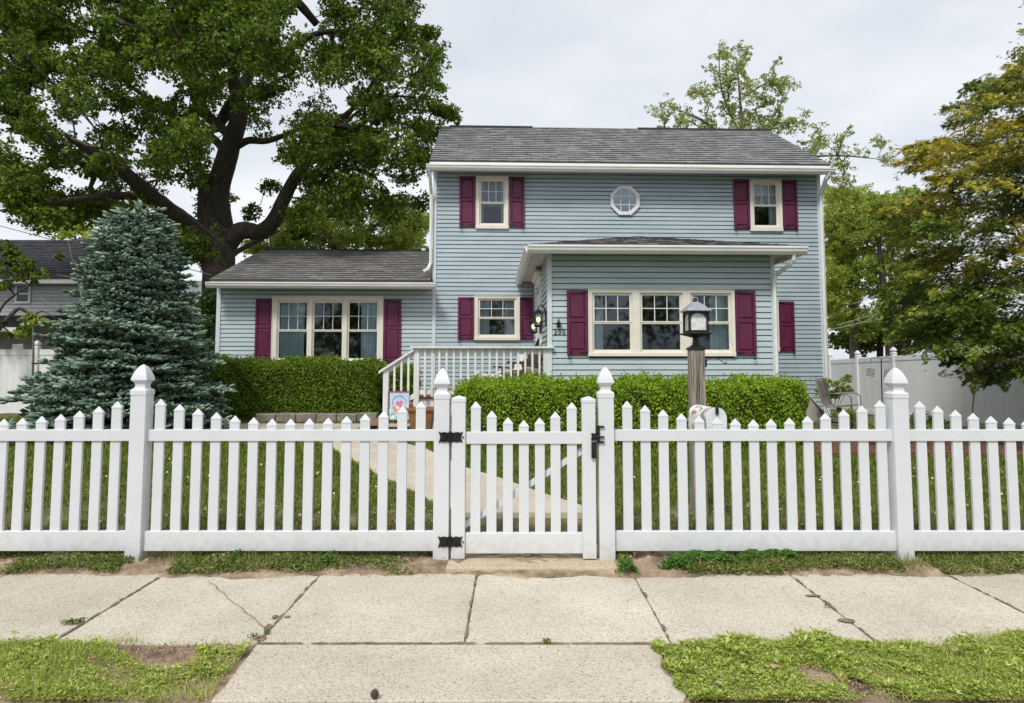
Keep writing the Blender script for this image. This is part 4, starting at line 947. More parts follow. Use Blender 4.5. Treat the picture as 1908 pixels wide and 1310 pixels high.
# butterfly hinges
def hinge(px, py, parent):
    Yh = 5.22-.004; c = at(px, py, Yh); h_ = .043
    for s, wd in ((-1, .088), (1, .092)):
        m_ = MB(); n = 10; pts = []
        for i in range(n+1):
            u = i/n; hh = h_*(1-.18*math.sin(u*math.pi)-.10*math.sin(u*3*math.pi)); pts.append((u*wd, hh))
        poly = [(c.x+s*(.004+u), c.z+hh) for u, hh in pts]+[(c.x+s*(.004+wd-.014), c.z)]+[(c.x+s*(.004+u), c.z-hh) for u, hh in pts[::-1]]
        if s > 0: poly = poly[::-1]
        m_.prism(poly, Yh-.006, Yh+.003+(.0 if s < 0 else .0))
        for u in (.2, .5, .8): m_.tube([(c.x+s*u*wd, Yh-.006, c.z+.02), (c.x+s*u*wd, Yh-.013, c.z+.02)], .006, 6); m_.tube([(c.x+s*u*wd, Yh-.006, c.z-.02), (c.x+s*u*wd, Yh-.013, c.z-.02)], .006, 6)
        hg = m_.build('hinge', M['iron'], parent)
    m_ = MB(); m_.tube([(c.x, Yh-.01, c.z-.048), (c.x, Yh-.01, c.z+.048)], .009, 8); m_.box(c.x+.09, c.x+.105, Yh-.01, Yh-.002, c.z-.004, c.z+.004); m_.tube([(c.x-.02, Yh-.013, c.z-.03), (c.x-.035, Yh-.016, c.z), (c.x-.02, Yh-.013, c.z+.03)], .005, 5); m_.build('hinge_pin', M['iron'], hg)
hinge(839.3, 814.5, gate); hinge(838.3, 1009.5, gate)
# latch: plate with handle on the stile, three strikes on the post
c = at(1108, 830, 5.2); L = MB(); y_ = 5.215
def lz(py): return at(1110, py, y_).z
def lxx(px): return at(px, 820, y_).x
L.box(lxx(1101.5), lxx(1111), y_-.022, y_, lz(853.5), lz(823.5)); L.prism([(lxx(1101), lz(820.5)), (lxx(1112), lz(820.5)), (lxx(1112), lz(807.5)), (lxx(1101), lz(807)), (lxx(1102.5), lz(812))], y_-.012, y_)
la = L.build('latch', M['iron'], gate, bevel=.003)
L = MB(); L.box(lxx(1112.5), lxx(1117.5), y_-.008, y_+.02, lz(826), lz(793)); 
for py in (795, 814, 823.5): L.box(lxx(1117.6), lxx(1126), y_-.012, y_-.0045, lz(py+1.6), lz(py-1.6))
L.tube([(lxx(1106), y_-.018, lz(813)), (lxx(1117), y_-.018, lz(813))], .005, 6); L.build('latch_strike', M['iron'], la)

# ================================================================ LAMP POST AND MAILBOX
Yl = 6.2; X_ = at(1301.5, 700, Yl-.066).x; zg = g1(X_, Yl)-.05; S_ = 1
lp = thing('lamp_post', 'weathered square timber lamp post behind the fence, topped by a black carriage lantern', 'lamp post', (X_, Yl, zg+.05))
hw = .066; zt = at(1298, 652, Yl).z
m_ = MB(); m_.box(X_-hw, X_+hw, Yl-hw, Yl+hw, zg, zt)
m_.build('wood_post', M['wood'], lp, bevel=.008)
m_ = MB()   # drying checks: thin dark wedges laid flat on the face, no grooves cut
for x_, z0_, z1_ in ((X_+.005, zt-.62, zt-.08), (X_-.015, zt-.5, zt-.22), (X_-.045, zt-.4, zt-.02), (X_+.03, zt-.85, zt-.45), (X_+.045, zt-.3, zt-.02), (X_-.05, zt-.9, zt-.55)):
    n = 14
    pts = [(x_+.004*math.sin(i*1.1), z0_+(z1_-z0_)*i/n, .0035*math.sin(math.pi*i/n)+.0003) for i in range(n+1)]
    for i in range(n):
        a, b = pts[i], pts[i+1]; yf = Yl-hw-.0012; m_.quad((a[0]-a[2], yf, a[1]), (a[0]+a[2], yf, a[1]), (b[0]+b[2], yf, b[1]), (b[0]-b[2], yf, b[1]))
M['checkm'] = mat('wood_check', (.035,.03,.025), (.06,.05,.04), .95, 20); m_.build('drying_check', M['checkm'], lp)
m_ = MB(); m_.loft([(hw+.008, zt-.0), (hw+.008, zt+.018), (hw*.66, zt+.035), (hw*.60, zt+.045)], X_, Yl)
zA = at(1298, 645, Yl).z; zB = at(1298, 625, Yl).z
m_.loft([(hw*.52, zt+.04), (hw*.50, zt+.055), (hw*.42, zt+.10), (hw*.45, zB-.0)], X_, Yl, 12, 0)
m_.loft([(.03, zB-.02), (.118, zB+.012), (.118, zB+.020), (.09, zB+.028)], X_, Yl, rot=R(48))
lan = m_.build('lantern', M['iron'], lp, bevel=.002)
zr = at(1298, 581, Yl).z; rot = R(48); RM = Matrix.Translation((X_, Yl, 0)) @ Matrix.Rotation(R(3), 4, 'Z')
m_ = MB(); b0 = zB+.028
for sx in (-1, 1):
    for sy in (-1, 1): m_.box(sx*.083-.009, sx*.083+.009, sy*.083-.009, sy*.083+.009, b0, zr, M=RM)
for k in range(4):   # arched head of each glazed side
    A = RM @ Matrix.Rotation(R(90)*k, 4, 'Z')
    n = 8; poly = [(-.074, zr), (-.074, zr-.06)]+[(-.074+.148*i/n, zr-.06+.043*math.sin(math.pi*i/n)**.6) for i in range(1, n)]+[(.074, zr-.06), (.074, zr)]
    m_.prism(poly, -.088, -.080, M=A)
    m_.box(-.074, .074, -.088, -.080, b0, b0+.018, M=A)
m_.build('lantern_frame', M['iron'], lan)
m_ = MB(); m_.loft([(.075, b0+.004), (.075, zr-.004)], X_, Yl, rot=rot); m_.build('lantern_glass', M['glass_frost'], lan)
za = at(1298, 567, Yl).z
m_ = MB(); m_.loft([(.080, zr-.001), (.118, zr+.0), (.120, zr+.006), (.035, za+.012), (.012, za+.02)], X_, Yl, rot=rot)
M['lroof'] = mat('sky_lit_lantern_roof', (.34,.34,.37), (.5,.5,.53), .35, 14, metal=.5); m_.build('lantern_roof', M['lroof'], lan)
zc = at(1298, 559, Yl).z; m_ = MB(); m_.tube([(X_-.002, Yl, za+.015)]+[(X_+.027*math.sin(q), Yl, zc+.0-.027*math.cos(q)) for q in np.linspace(0, R(300), 14)], .0035, 5); m_.build('lantern_ring', M['lroof'], lan)
h0 = at(1316, 674, Yl); pts = [at(px, py, Yl) for px, py in ((1315.5,674),(1321,668.5),(1328,666.6),(1335,667),(1341,670),(1346,674),(1350,677.3),(1353.5,677),(1354.5,674.5),(1351.5,673.6))]
m_ = MB(); m_.tube(pts, .004, 6); m_.box(h0.x-.006, h0.x+.002, Yl-.015, Yl+.015, h0.z-.05, h0.z+.02); m_.build('plant_hook', M['iron'], lp)
# mailbox, arched, on the street side of the post, its door turned to the right
Ym = 5.66; mbx = at(1334.5, 780, Ym); ang = R(5)
w2 = .086; hb = .215; Lm = .44; zt_ = at(1334, 760, Ym).z; zb_ = zt_-hb
e = thing('mailbox', 'white arched mailbox with peeling rusty paint, fixed to the timber lamp post', 'mailbox', (mbx.x, Ym, zb_))
ORG[e.name] = Vector((0,0,0)); e.rotation_euler = (0,0,ang)
# local: door faces -y, box extends +y
n = 14; prof = [(w2, .0)]+[(w2*math.cos(q), hb-w2+w2*math.sin(q)) for q in np.linspace(0, math.pi, n)]+[(-w2, 0)]
m_ = MB(); m_.prism(prof[::-1], 0, Lm); m_.build('box', M['mailbox'], e, bevel=.003)
m_ = MB(); pr2 = [(x*1.04, (z-.1)*1.035+.1) for x, z in prof]; m_.prism(pr2[::-1], -.012, -.001); M['mbdoor'] = mat('mailbox_door', (.62,.64,.66), (.80,.81,.82), .4, 9, bump=.1); m_.build('door', M['mbdoor'], e, bevel=.004)
m_ = MB(); m_.box(-.012, .014, -.026, -.0125, hb-.055, hb+.006); m_.box(-.008, .01, -.02, .02, hb+.004, hb+.012); m_.build('door_catch', M['iron'], e, bevel=.003)
m_ = MB(); m_.box(-.05, .05, .05, .42, -.03, -.001); m_.box(-.045, .0, .05, .47, -.07, -.031); m_.build('bracket', M['wood'], e)
m_ = MB()
for k in range(15): 
    q = R(random.uniform(110, 170)); y_ = random.uniform(.12, .36); r_ = w2+.0012; cx_, cz_ = r_*math.cos(q), hb-w2+r_*math.sin(q)
    rr = random.uniform(.006, .022); t_ = Vector((-math.sin(q), 0, math.cos(q))); nn = 8
    m_.add([(cx_, y_, cz_)]+[tuple(Vector((cx_, y_, cz_))+t_*rr*random.uniform(.6,1.1)*math.cos(2*math.pi*i/nn)+Vector((0,1,0))*rr*random.uniform(.6,1.3)*math.sin(2*math.pi*i/nn)) for i in range(nn)], [(0, i+1, (i+1) % nn+1) for i in range(nn)])
m_.build('rust_patch', M['rust'], e)

# ================================================================ PRIVACY FENCES
M['vinyl_far'] = mat('privacy_fence_vinyl', (.74,.74,.74), (.80,.80,.80), .45, 3, stretch=(1,1,.3))
def priv_post(parent, x, y, zb, zt, cap=True):
    m_ = MB(); m_.box(x-.065, x+.065, y-.065, y+.065, zb-.1, zt); p = m_.build('post', M['vinyl_far'], parent, bevel=.005)
    c = MB(); c.loft([(r*1.1, zt+z*.85) for r, z in CAP], x, y); c.build('post_cap', M['vinyl'], p); return p
def priv_panel(parent, a, b, za, zb_, hgt):
    """a, b = (x,y) ends; top heights za, zb_"""
    d = Vector((b[0]-a[0], b[1]-a[1], 0)); L = d.length; ax = d.normalized(); nrm = Vector((-ax.y, ax.x, 0)); m_ = MB(); n = int(L/.15)
    for i in range(n):
        u0, u1 = i/n*L+.0015, (i+1)/n*L-.0015
        for s in (0,):
            z0, z1 = za+(zb_-za)*u0/L, za+(zb_-za)*u1/L; q0 = Vector((a[0], a[1], 0))+ax*u0; q1 = Vector((a[0], a[1], 0))+ax*u1
            vs = []
            for q, z in ((q0, z0), (q1, z1)):
                for o in (-.012, .012): vs += [tuple(q+nrm*o+Vector((0,0,z-hgt+.1))), tuple(q+nrm*o+Vector((0,0,z-.1)))]
            m_.add(vs, [(0,4,5,1),(2,3,7,6),(0,1,3,2),(4,6,7,5),(1,5,7,3),(0,2,6,4)])
    m_.build('panel', M['vinyl_far'], parent)
    for (t0, t1) in ((0, .14), (hgt-.16, hgt-.02)):
        m_ = MB(); vs = []
        for q, z in ((Vector((a[0], a[1], 0)), za), (Vector((b[0], b[1], 0)), zb_)):
            for o in (-.026, .026): vs += [tuple(q+nrm*o+Vector((0,0,z-t1))), tuple(q+nrm*o+Vector((0,0,z-t0)))]
        m_.add(vs, [(0,4,5,1),(2,3,7,6),(0,1,3,2),(4,6,7,5),(1,5,7,3),(0,2,6,4)]); m_.build('rail', M['vinyl_far'], parent, bevel=.004)
pf = [(1547, 669, 24.0), (1598, 666, 21.6), (1665, 661, 19.3), (1787, 654.5, 17.0), (1925, 647, 15.2), (2110, 640, 13.6)]
P = [at(*q) for q in pf]
e = thing('privacy_fence', 'tall white vinyl privacy fence with pointed post caps, receding on the right', 'fence', (P[2].x, P[2].y, 0), 'white privacy fences')
for p in P: priv_post(e, p.x, p.y, p.z-1.83, p.z+.02)
for a, b in zip(P[:-1], P[1:]): priv_panel(e, (a.x, a.y), (b.x, b.y), a.z-.03, b.z-.03, 1.78)
a = P[0]; b = at(1500, 671, 24.6); priv_panel(e, (a.x, a.y), (b.x, b.y), a.z-.03, a.z-.03, 1.78)
YL = 16.4; e = thing('privacy_fence', 'tall white vinyl privacy fence behind the blue spruce on the left', 'fence', (-11, YL, 0), 'white privacy fences')
zt = at(30, 651, YL).z; xs = [at(px, 650, YL).x for px in (69, 215)]+[at(33, 650, YL).x-1.9]
priv_post(e, xs[0], YL, zt-1.75, zt+.02); priv_post(e, xs[1], YL, zt-1.75, zt+.02)
m_ = MB(); q = at(33, 650, YL).x; m_.box(q-.12, q+.12, YL-.03, YL+.03, zt-.02, zt+.13); m_.build('stepped_top', M['vinyl_far'], e, bevel=.01)
priv_panel(e, (xs[0]-2.4, YL), (xs[0]-.06, YL), zt, zt, 1.75); priv_panel(e, (xs[0]+.06, YL), (xs[1]-.06, YL), zt, zt, 1.75)
priv_panel(e, (xs[0]-5.2, YL), (xs[0]-2.53, YL), zt, zt, 1.75); priv_post(e, xs[0]-2.465, YL, zt-1.75, zt+.02)

# ================================================================ BULKHEAD, PATIO CHAIR, FEEDERS
Yb = 14.6
q = [at(px, py, Yb) for px, py in ((1446,712),(1473,711.5),(1497,727),(1534,772),(1534,790),(1446,805))]
e = thing('cellar_bulkhead', 'weathered grey sloping cellar bulkhead against the right end of the house', 'bulkhead', (q[0].x, Yb, g1(q[0].x, Yb)))
zg = g1(q[3].x, Yb)-.1
side_ = [(q[0].x-.4, q[0].z), (q[1].x, q[1].z), (q[2].x, q[2].z), (q[3].x, q[3].z), (q[3].x, zg), (q[0].x-.4, zg)]
m_ = MB(); m_.prism(side_[::-1], Yb, Yb+.95); m_.build('housing', M['bulkhead'], e, bevel=.02)
m_ = MB(); m_.prism([(q[2].x, q[2].z+.03), (q[3].x+.03, q[3].z+.03), (q[3].x+.03, q[3].z-.0), (q[2].x, q[2].z)], Yb-.03, Yb+.97); m_.build('hatch_door', M['soffit'], e, bevel=.008)
# sling chair
c = at(1572, 800, 14.0); zg = g1(c.x, 14.0); X0, Y0_ = c.x-.08, 14.0
e = thing('patio_chair', 'sling patio chair with curved metal arms beside the privacy fence', 'chair', (X0, Y0_, zg)); ORG[e.name] = Vector((0,0,0)); e.rotation_euler = (0,0,R(48))
F_ = M['metalbrown']
for s in (-1, 1):
    m_ = MB(); m_.tube([(s*.29,-.32,.02),(s*.31,-.34,.3),(s*.32,-.33,.60),(s*.32,-.25,.66),(s*.32,.05,.66),(s*.30,.24,.62)], .014, 7); m_.build('arm', F_, e, smooth=True)
    m_ = MB(); m_.tube([(s*.28,-.30,.42),(s*.28,.18,.38),(s*.28,.24,.45),(s*.27,.36,.92),(s*.24,.38,.98)], .014, 7); m_.build('side_rail', F_, e, smooth=True)
    m_ = MB(); m_.tube([(s*.26,-.33,.02),(s*.26,.0,.03),(s*.26,.36,.02)], .016, 7); m_.build('leg', F_, e)
m_ = MB(); n = 14
path = [(-.30,.425),(-.15,.405),(.05,.39),(.17,.385),(.235,.44),(.27,.58),(.31,.75),(.35,.90),(.375,.975)]
vs = [(x_, p[0]+.02*(1-(x_/.27)**2), p[1]-.015*(1-(x_/.27)**2)) for p in path for x_ in (-.27,-.14,0,.14,.27)]
m_.add(vs, [(i*5+j, i*5+j+1, (i+1)*5+j+1, (i+1)*5+j) for i in range(len(path)-1) for j in range(4)]); o = m_.build('sling_seat', M['sling'], e, smooth=True)
md = o.modifiers.new('s', 'SOLIDIFY'); md.thickness = .008
m_ = MB(); m_.loft([(.20,.14),(.2,.16),(.05,.19),(.05,.36)], 0, 0, 12); m_.build('swivel_base', F_, e)
# shepherd's hook with two suet cages
c = at(1646, 770, 15.5); zg = g1(c.x, 15.5)-.1
e = thing('feeder_pole', 'thin black pole with curled hooks in front of the right privacy fence', 'pole', (c.x, 15.5, zg))
zt = at(1646, 668, 15.5).z; m_ = MB(); m_.tube([(c.x-.03,15.5,zg),(c.x-.01,15.5,zt-.4),(c.x,15.5,zt)], .012, 6); m_.build('shaft', M['iron'], e)
for s in (-1, 1):
    m_ = MB(); m_.tube([(c.x,15.5,zt-.02)]+[(c.x+s*(.12+.13*math.sin(q)), 15.5, zt-.02+.06*math.cos(q)-.02) for q in np.linspace(-1.4, 2.2, 9)], .007, 5); m_.build('hook', M['iron'], e)
for k, (px, py, rr, lab) in enumerate(((1622, 694, R(10), 'wire suet cage hanging left of the feeder pole'), (1655, 696, R(6), 'wire suet cage hanging right of the feeder pole'))):
    p = at(px, py, 15.5); m_ = MB()
    for z in np.linspace(-.08, .08, 6):
        for y_ in (-.03, .03): m_.tube([(-.08, y_, z), (.08, y_, z)], .005, 4, M=Matrix.Translation(p) @ Matrix.Rotation(rr, 4, 'Y'))
    for x_ in (-.08, .08): m_.tube([(x_, 0, -.09), (x_, 0, .09)], .006, 4, M=Matrix.Translation(p) @ Matrix.Rotation(rr, 4, 'Y'))
    m_.tube([p+Vector((0,0,.09)), p+Vector((0,0,.16))], .003, 4)
    m_.build('suet_feeder', M['metalbrown'], None, loc=p, label=lab, cat='bird feeder', group='suet cages on the feeder pole')
a, b = at(1819, 690, 12.2), at(1806, 790, 12.2); m_ = MB(); m_.tube([a, b+Vector((-.02,0,-.4))], .012, 6); m_.build('garden_stake', M['metalbrown'], None, loc=b, label='thin leaning grey metal stake under the golden conifer', cat='stake')
# retaining edge under the left hedge, mulch bed at right
m_ = MB(); xa, xb = at(480, 780, 13.85).x, at(705, 780, 13.85).x; n = 6
for i in range(n): m_.box(xa+(xb-xa)*i/n+.006, xa+(xb-xa)*(i+1)/n-.006, 13.7, 13.95, .15, .50+random.uniform(-.015,.015))
m_.build('retaining_edge', M['stone'], None, loc=((xa+xb)/2, 13.8, .3), bevel=.02, label='low dark stone edging under the left hedge', cat='edging')
sheet('mulch_bed', np.linspace(at(1500,845,9.6).x, 14, 120), np.linspace(9.5, 11.2, 24), lambda X, Y: gz(X, Y)+.03+nz(X, Y, 5, .012), M['mulch'], kind='structure')
m_ = MB(); x0_ = at(1500,845,9.6).x
i = 0
while x0_+i*.22 < 13.9:
    m_.box(x0_+i*.22+.005, x0_+(i+1)*.22-.005, 9.42+random.uniform(-.01,.01), 9.5, .1, g1(x0_+i*.22, 9.5)+.075+random.uniform(-.01,.01)); i += 1
M['brick'] = mat('red_brick', (.13,.045,.03), (.20,.08,.055), .9, 12, bump=.5)
m_.build('bed_edging', M['brick'], None, loc=(x0_, 9.46, .2), bevel=.006, label='row of red bricks edging the right flower bed', cat='edging')

# ================================================================ NEIGHBOUR HOUSES
Yn = 27.
def nb(px, py, Y=Yn): return at(px, py, Y)
xr = nb(146, 520).x; xl_ = -36; ze = nb(60, 524).z; zr_ = at(60, 447, Yn+4).z
e = thing('neighbour_house', 'white-sided neighbouring house with dark shingle roof, far left behind the spruce', 'house', (xr, Yn, 0)); 
o = siding('wall', e, M['nwall'], xl_, xr, 0, ze-.1, Yn, [], c=.15)
m_ = MB(); m_.box(xl_, xr-.02, Yn+.05, Yn+8, 0, ze-.1); m_.prismx([(Yn+.05, ze-.1), (Yn+8, ze-.1), (Yn+4, zr_-.15)], xr-.2, xr-.02); m_.build('wall', M['nwall'], e)
rr = roof('roof', e, M['shingle_dark'], (xl_-.3, Yn-.45, ze), (xr+.3, Yn-.45, ze), (xr+.3, Yn+4, zr_), (xl_-.3, Yn+4, zr_), course=.2)
roof('roof', e, M['shingle_dark'], (xr+.3, Yn+8.45, ze), (xl_-.3, Yn+8.45, ze), (xl_-.3, Yn+4, zr_), (xr+.3, Yn+4, zr_), course=.2)
m_ = MB(); m_.box(xl_-.3, xr+.3, Yn-.58, Yn-.46, ze-.16, ze-.0); m_.build('gutter', M['gutter'], e)
m_ = MB(); a, b = nb(34, 533), nb(54, 562); m_.box(a.x-.08, a.x, Yn-.06, Yn-.02, b.z-.08, a.z+.08); m_.box(b.x, b.x+.08, Yn-.06, Yn-.02, b.z-.08, a.z+.08)
m_.box(a.x, b.x, Yn-.06, Yn-.02, a.z, a.z+.08); m_.box(a.x, b.x, Yn-.06, Yn-.02, b.z-.08, b.z); mz = (a.z+b.z)/2; m_.box(a.x, b.x, Yn-.055, Yn-.02, mz-.03, mz+.03); wn = m_.build('window', M['whitepaint'], e)
m_ = MB(); m_.box(a.x, b.x, Yn-.04, Yn-.018, b.z, a.z); m_.build('pane', mat('far_glass', (.05,.06,.08), rough=.1), wn)
a, b = nb(-200, 598, Yn-1.5), nb(100, 606, Yn-1.5); r2 = roof('porch_roof', e, M['shingle_dark'], (-30, Yn-3, a.z-.3), (b.x, Yn-3, a.z-.3), (b.x, Yn-.02, a.z+.3), (-30, Yn-.02, a.z+.3), course=.2)
m_ = MB(); m_.box(-30, b.x, Yn-3.1, Yn-3.0, a.z-.5, a.z-.33); m_.build('fascia', M['gutter'], r2)
# second house between spruce and wing
Y2 = 34.; x0, x1 = at(250, 560, Y2).x, at(440, 560, Y2).x; ze = at(360, 590, Y2).z; zr2 = at(360, 523, Y2+4).z
e = thing('neighbour_house', 'pale grey-roofed house glimpsed between the spruce and the wing', 'house', (x1, Y2, 0))
siding('wall', e, M['nwall'], x0, x1, 0, ze, Y2, [], c=.15)
m_ = MB(); m_.box(x0, x1, Y2+.05, Y2+8, 0, ze); m_.prismx([(Y2+.05, ze), (Y2+8, ze), (Y2+4, zr2-.1)], x1-.2, x1-.02); m_.prismx([(Y2+.05, ze), (Y2+8, ze), (Y2+4, zr2-.1)], x0+.02, x0+.2); m_.build('wall', M['nwall'], e)
M['shingle_pale'] = shingle('pale_shingles', (.24,.25,.26), (.33,.34,.34), (.95,.95,.93))
roof('roof', e, M['shingle_pale'], (x0-.3, Y2-.4, ze), (x1+.3, Y2-.4, ze), (x1+.3, Y2+4, zr2), (x0-.3, Y2+4, zr2), course=.2)
roof('roof', e, M['shingle_pale'], (x1+.3, Y2+8.4, ze), (x0-.3, Y2+8.4, ze), (x0-.3, Y2+4, zr2), (x1+.3, Y2+4, zr2), course=.2)

# ================================================================ WIRES
def wire(pts, r, label, mt='iron', sag=0):
    q = [at(*p) for p in pts]; m_ = MB(); out = []
    for a, b in zip(q[:-1], q[1:]):
        for i in range(6): out.append(a.lerp(b, i/6))
    out.append(q[-1]); m_.tube(out, r, 5); m_.build('overhead_wire', M[mt], None, loc=q[-1], label=label, cat='wire', group='overhead wires')
M['wire_grey'] = mat('grey_wire', (.10,.105,.11), rough=.5); M['wire_pale'] = mat('pale_wire', (.5,.5,.48), rough=.5)
wire([(-60,-20,9),(0,54,10),(110,166,11.5),(228,296,13),(330,385,14.3),(433,466,16)], .007, 'dark service cable crossing in front of the big oak', 'wire_grey')
wire([(-60,395,20),(0,421,20),(151,461,19),(332,496,17.5),(393,512,16)], .010, 'thin cable running from the far left down to the wing eave', 'wire_grey')
wire([(1590,566,26),(1650,545,24),(1800,490,20)], .012, 'uppermost pale wire in front of the trees at right', 'wire_pale')
wire([(1560,606,27),(1650,580,24),(1800,535,20)], .012, 'middle pale wire in front of the trees at right', 'wire_pale')
wire([(1548,614,27),(1660,590,24),(1800,556,20)], .012, 'lowest pale wire in front of the trees at right', 'wire_pale')

# ================================================================ HEDGES
def hedge(name, label, x0, x1, y0, y1, zb, zt, m, n, leaf, round_=.25, group=None, taper=0):
    cx, cy = (x0+x1)/2, (y0+y1)/2; a, b, hh = (x1-x0)/2, (y1-y0)/2, (zt-zb)
    e = thing(name, label, 'hedge', (cx, cy, zb), group)
    def surf(N_):
        # sample on front/top/back/ends of a box, then round the corners off
        A = [2*a*hh, 2*a*hh, 4*a*b, 2*b*hh, 2*b*hh]; k = rng.choice(5, N_, p=np.array(A)/sum(A)); u = rng.uniform(-1,1,N_); v = rng.uniform(-1,1,N_)
        X = np.where(k < 3, u*a, np.where(k == 3, -a, a)); Y = np.where(k == 0, -b, np.where(k == 1, b, np.where(k == 2, v*b, u*b))); Z = np.where(k == 2, hh, (v+1)/2*hh)
        Nn = np.stack([np.where(k == 3, -1., np.where(k == 4, 1., 0)), np.where(k == 0, -1., np.where(k == 1, 1., 0)), np.where(k == 2, 1., 0)], 1)
        r = round_; c = np.stack([np.clip(X, -a+r, a-r), np.clip(Y, -b+r, b-r), np.clip(Z, r*.6, hh-r)], 1); P = np.stack([X, Y, Z], 1)
        d = P-c; L = np.linalg.norm(d, axis=1, keepdims=True); out = np.where(L > 1e-4, d/np.maximum(L, 1e-5), Nn); Q = c+out*r
        bump = .035*np.sin(X*3.1+Y*2)+.03*np.sin(X*7.3+Z*6)+.022*np.sin(X*13+Z*11+Y*9)+.018*np.sin(X*23+Z*19)
        return Q+out*bump[:, None], out
    Q, o = surf(n); dep = rng.exponential(.035, n); Q = Q-o*dep[:, None]+rng.normal(0, .012, (n,3))
    Q[:, 0] += cx; Q[:, 1] += cy; Q[:, 2] += zb
    leaves('foliage', Q, rng.uniform(.7,1.3,n)*leaf, m, e, aspect=.6, dirs=rng.normal(size=(n,3))+o*.5+np.array([0,0,.5]), nrm=o+rng.normal(0,.6,(n,3)))
    k = n//38; Q2, o2 = surf(k); top = o2[:, 2] > .3; Q2 = Q2[top]; o2 = o2[top]; Q2 = Q2+o2*(rng.uniform(.01,.04,len(Q2))+rng.exponential(.022,len(Q2)))[:, None]; Q2[:, 0] += cx; Q2[:, 1] += cy; Q2[:, 2] += zb
    c3 = np.repeat(Q2, 5, 0)+rng.normal(0, .012, (len(Q2)*5, 3)); leaves('sprigs', c3, leaf*.9, m, e, dirs=rng.normal(size=c3.shape)*.6+np.array([0,0,1]))
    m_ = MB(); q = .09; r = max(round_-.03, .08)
    m_.box(x0+q, x1-q, y0+q, y1-q, zb, zt-q); c = m_.build('dark_inner_core', M['hedge_core'], e); bv = c.modifiers.new('b', 'BEVEL'); bv.width = r*.8; bv.segments = 4  # solid dark box for the twiggy inside, added unseen to block light
    return e
hx0, hx1 = at(842, 760, 10.3).x, at(1499, 780, 10.5).x
hedge('hedge', 'clipped bright green hedge along the front room, behind the gate', hx0, hx1, 10.25, 11.45, g1(2, 10.3)-.02, at(1150, 711, 10.4).z-.0, M['hedge_leaf'], 95000, .038, .26)
lx0, lx1 = at(395, 700, 14.2).x, at(706, 700, 14.2).x
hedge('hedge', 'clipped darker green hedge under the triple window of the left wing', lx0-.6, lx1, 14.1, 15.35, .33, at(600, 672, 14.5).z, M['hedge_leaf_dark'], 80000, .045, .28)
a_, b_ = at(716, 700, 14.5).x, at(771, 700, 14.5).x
hedge('shrub', 'rounded green shrub against the wall behind the porch steps', a_, b_, 14.35, 15.3, .33, at(745, 683, 14.5).z, M['hedge_leaf_dark'], 14000, .045, .3)

